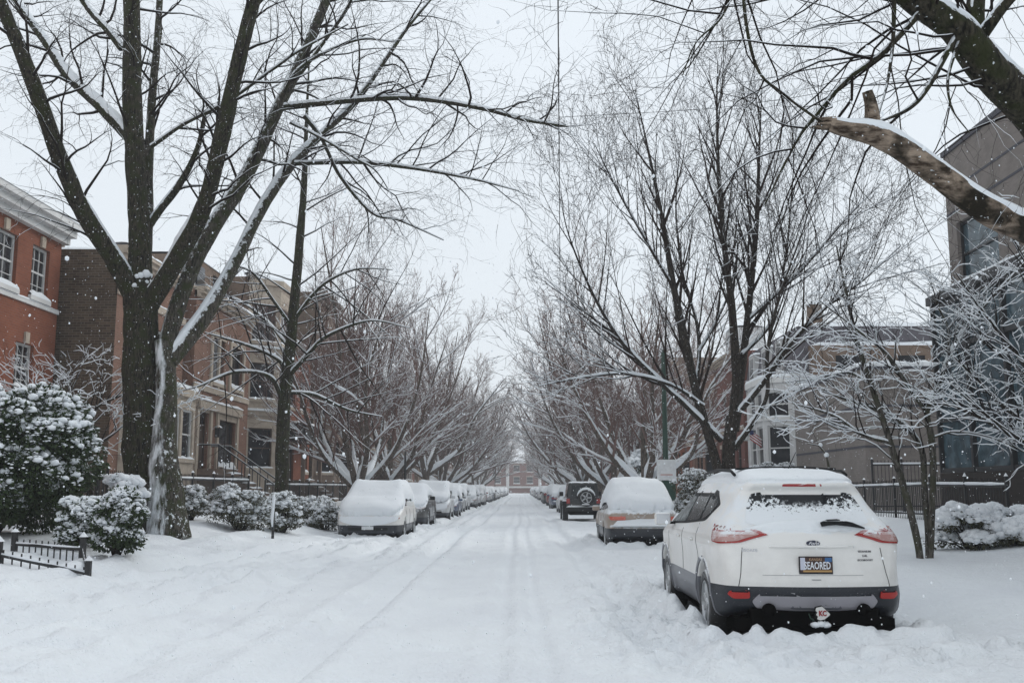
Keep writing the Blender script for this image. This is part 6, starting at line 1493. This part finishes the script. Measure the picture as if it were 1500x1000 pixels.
def street_things():
    # low parkway garden fence, left foreground
    iron_fence('garden_fence', [(-7.7, 15.3), (-6.5, 14.95), (-6.08, 14.2), (-7.2, 13.9)], .19, 'low black garden fence half buried in snow in front of the big evergreen', gap=.11, post=2.4, rail2=False, arrow=False)
    iron_fence('iron_fence', [(-10.6, 19.0), (-10.5, 38.5)], 1.12, 'black iron fence along the left front yards, nearer stretch')
    iron_fence('iron_fence', [(-10.5, 41), (-10.5, 60)], 1.0, 'black iron fence along the left front yards, farther stretch', gap=.16)
    iron_fence('iron_gate', [(-9.6, 22.6), (-8.9, 22.6)], 1.15, 'narrow black iron gate standing between the evergreen and the huge tree', gap=.1, cat='gate')
    iron_fence('iron_fence', [(12.65, 36.4), (16.9, 36.4)], 1.75, 'tall black iron fence with snow-capped posts before the taupe brick block', gap=.13, post=1.05)
    iron_fence('iron_fence', [(10.35, 33.0), (10.3, 25.5), (10.3, 21.5)], 1.0, 'black iron fence beside the right pavement, behind the three-stemmed tree', gap=.13)
    # lamp post with a plate seen from behind
    a = at(976, 716, 33.5); x, y = a.x, 33.5; z = gz(x, y); root = empty('metal_post', (x, y, z), 0, 'dark green metal post with a blank snow-dusted sign plate, behind the beige saloon', 'post')
    MB().lathe([(.13, -.2), (.13, .5), (.10, .55), (.095, 1.2), (.075, 5.9), (.05, 6.0)], n=16).build('pole', M['green_paint'], root, True)
    c = MB().box(-.32, .32, -.13, -.10, 1.62, 2.30).build('sign_plate', M['sign_white'], root, bevel=.01); MB().box(-.2, .2, -.145, -.131, 1.78, 1.82).build('sign_mark', M['sign_faded'], c)
    MB().box(-.30, .30, -.12, .12, .95, 1.60).build('post_box', M['green_paint'], root, bevel=.02)
    # post wrapped in snow on the left parkway
    x, y = at(400, 770, 24.5).x, 24.5; z = gz(x, y); root = empty('short_post', (x, y, z), 0, 'short black post with snow plastered up its side among the left shrubs', 'post')
    MB().lathe([(.035, -.2), (.035, .95), (.02, 1.0)], n=10).build('pole', M['iron'], root, True)
    MB().tube([(-.01, -.03, .28), (-.02, -.05, .5), (0, -.04, .75), (0, -.02, .98), (0, 0, 1.06)], [.02, .04, .035, .045, .02], 8).build('plastered_snow', M['snow'], root, True)
    # small snowy sapling between the cars on the right
    x, y = at(1212, 700, 22).x, 22; root = empty('sapling', (x, y, gz(x, y)), 0, 'short snow-knobbed sapling stem just behind the near white car', 'sapling')
    MB().tube([(0, 0, -.1), (.02, 0, .8), (.06, 0, 1.5), (.0, 0, 1.9), (-.15, 0, 2.1), (-.4, 0, 2.15)], [.04, .035, .03, .025, .02, .01], 8).build('trunk', M['bark_grey'], root, True)
    rng = np.random.default_rng(3); P = np.array([(.05, 0, 1.4), (.04, 0, 1.6), (.0, 0, 1.9), (-.12, 0, 2.12), (-.3, 0, 2.2), (.06, -.02, 1.15)]); blobs('snow_clumps', P, np.full((6, 3), .05) * rng.uniform(.6, 1.2, (6, 1)), M['snow'], root, 4)
    # small parking signs far off
    for px, Y, lab in ((687, 118, 'small white parking sign on a thin post beyond the left cars'), (838, 92, 'small white parking sign on a thin post beyond the right cars')):
        x = at(px, 716, Y).x; root = empty('parking_sign', (x, Y, gz(x, Y)), 0, lab, 'sign')
        MB().bar((0, 0, -.1), (0, 0, 2.9), .06).build('post', M['iron'], root); MB().box(-.28, .28, -.06, -.035, 1.9, 2.8).build('plate', M['sign_white'], root)
    for i, (px, Y, h) in enumerate(((725, 150, 6.0), (593, 40, 3.2))):
        x = at(px, 716, Y).x; root = empty('thin_post', (x, Y, gz(x, Y)), 0, ['slim dark post standing at the far end of the street', 'slim dark sign post behind the parked cars on the left'][i], 'post')
        MB().lathe([(.05, -.1), (.04, h), (.02, h + .05)], n=8).build('pole', M['iron'], root, True)
    # overhead wires
    def wire(pts, r, lab):
        c = np.array(pts, float); L = smooth_line([(*p, r) for p in pts], 40); root = MB().tube([tuple(v[:3]) for v in L], r, 5).build('overhead_wire', M['iron'], None, True); tag(root, lab, 'wire')
    wire([(822 * 0 + .039 * 4, 4, 8.6), (.039 * 20, 20, 8.15), (.039 * 40, 40, 8.1), (.039 * 70, 70, 8.5)], .011, 'overhead wire running away down the middle of the street')
    a, b, c = at(1030, 160, 24), at(1150, 145, 23), at(1330, 118, 22)
    wire([tuple(at(820, 172, 25)), tuple(a), tuple(b), tuple(c), (12.9, 21, 10.4)], .007, 'thin service wire slanting to the tall taupe building')

def snowfall():
    rng = np.random.default_rng(12); n = 9000
    Y = 1.6 + (rng.uniform(0, 1, n) ** .8) * 26; X = rng.uniform(-.62, .62, n) * Y + .0; Z = CAMZ + (rng.uniform(-.32, .62, n)) * Y; Z = np.abs(Z) + .02
    s = rng.uniform(.0012, .0034, (n, 1)) * (1 + Y[:, None] * .06) * np.ones((1, 3)) * np.array([[1, 1, 1.3]])
    o = blobs('falling_snow', np.stack([X, Y, Z], -1), s, M['snow_soft'], None, 5, ICO1)
    tag(o, 'snowflakes drifting down through the air over the street', 'snow', kind='stuff')

def haze():
    m = bpy.data.materials.new('haze'); m.use_nodes = True; t = m.node_tree; t.nodes.clear(); o = t.nodes.new('ShaderNodeOutputMaterial'); v = t.nodes.new('ShaderNodeVolumePrincipled')
    v.inputs['Color'].default_value = (.93, .95, .97, 1); v.inputs['Density'].default_value = HAZE; v.inputs['Anisotropy'].default_value = .0
    t.links.new(v.outputs[0], o.inputs['Volume'])
    b = MB().box(-265, 265, -85, 905, -1.6, 22).build('haze', m); tag(b, 'pale snowy haze filling the street', 'haze', kind='stuff')
# ------------------------------------------------------------------ build
import time as _t
_a = _t.time()
cars(); print('cars', _t.time() - _a)
make_ground(); print('ground', _t.time() - _a)
buildings(); print('buildings', _t.time() - _a)
trees_near(); print('near trees', _t.time() - _a)
trees_rows(); print('rows', _t.time() - _a)
greenery(); street_things(); print('green', _t.time() - _a)
snowfall(); haze()

_seen = {}
for _o in COL.objects:
    if _o.get('label'):
        if len(_o['label'].split()) > 16: print('LONG', _o['label'])
        if _o['label'] in _seen: print('DUP', _o['label'])
        _seen[_o['label']] = 1
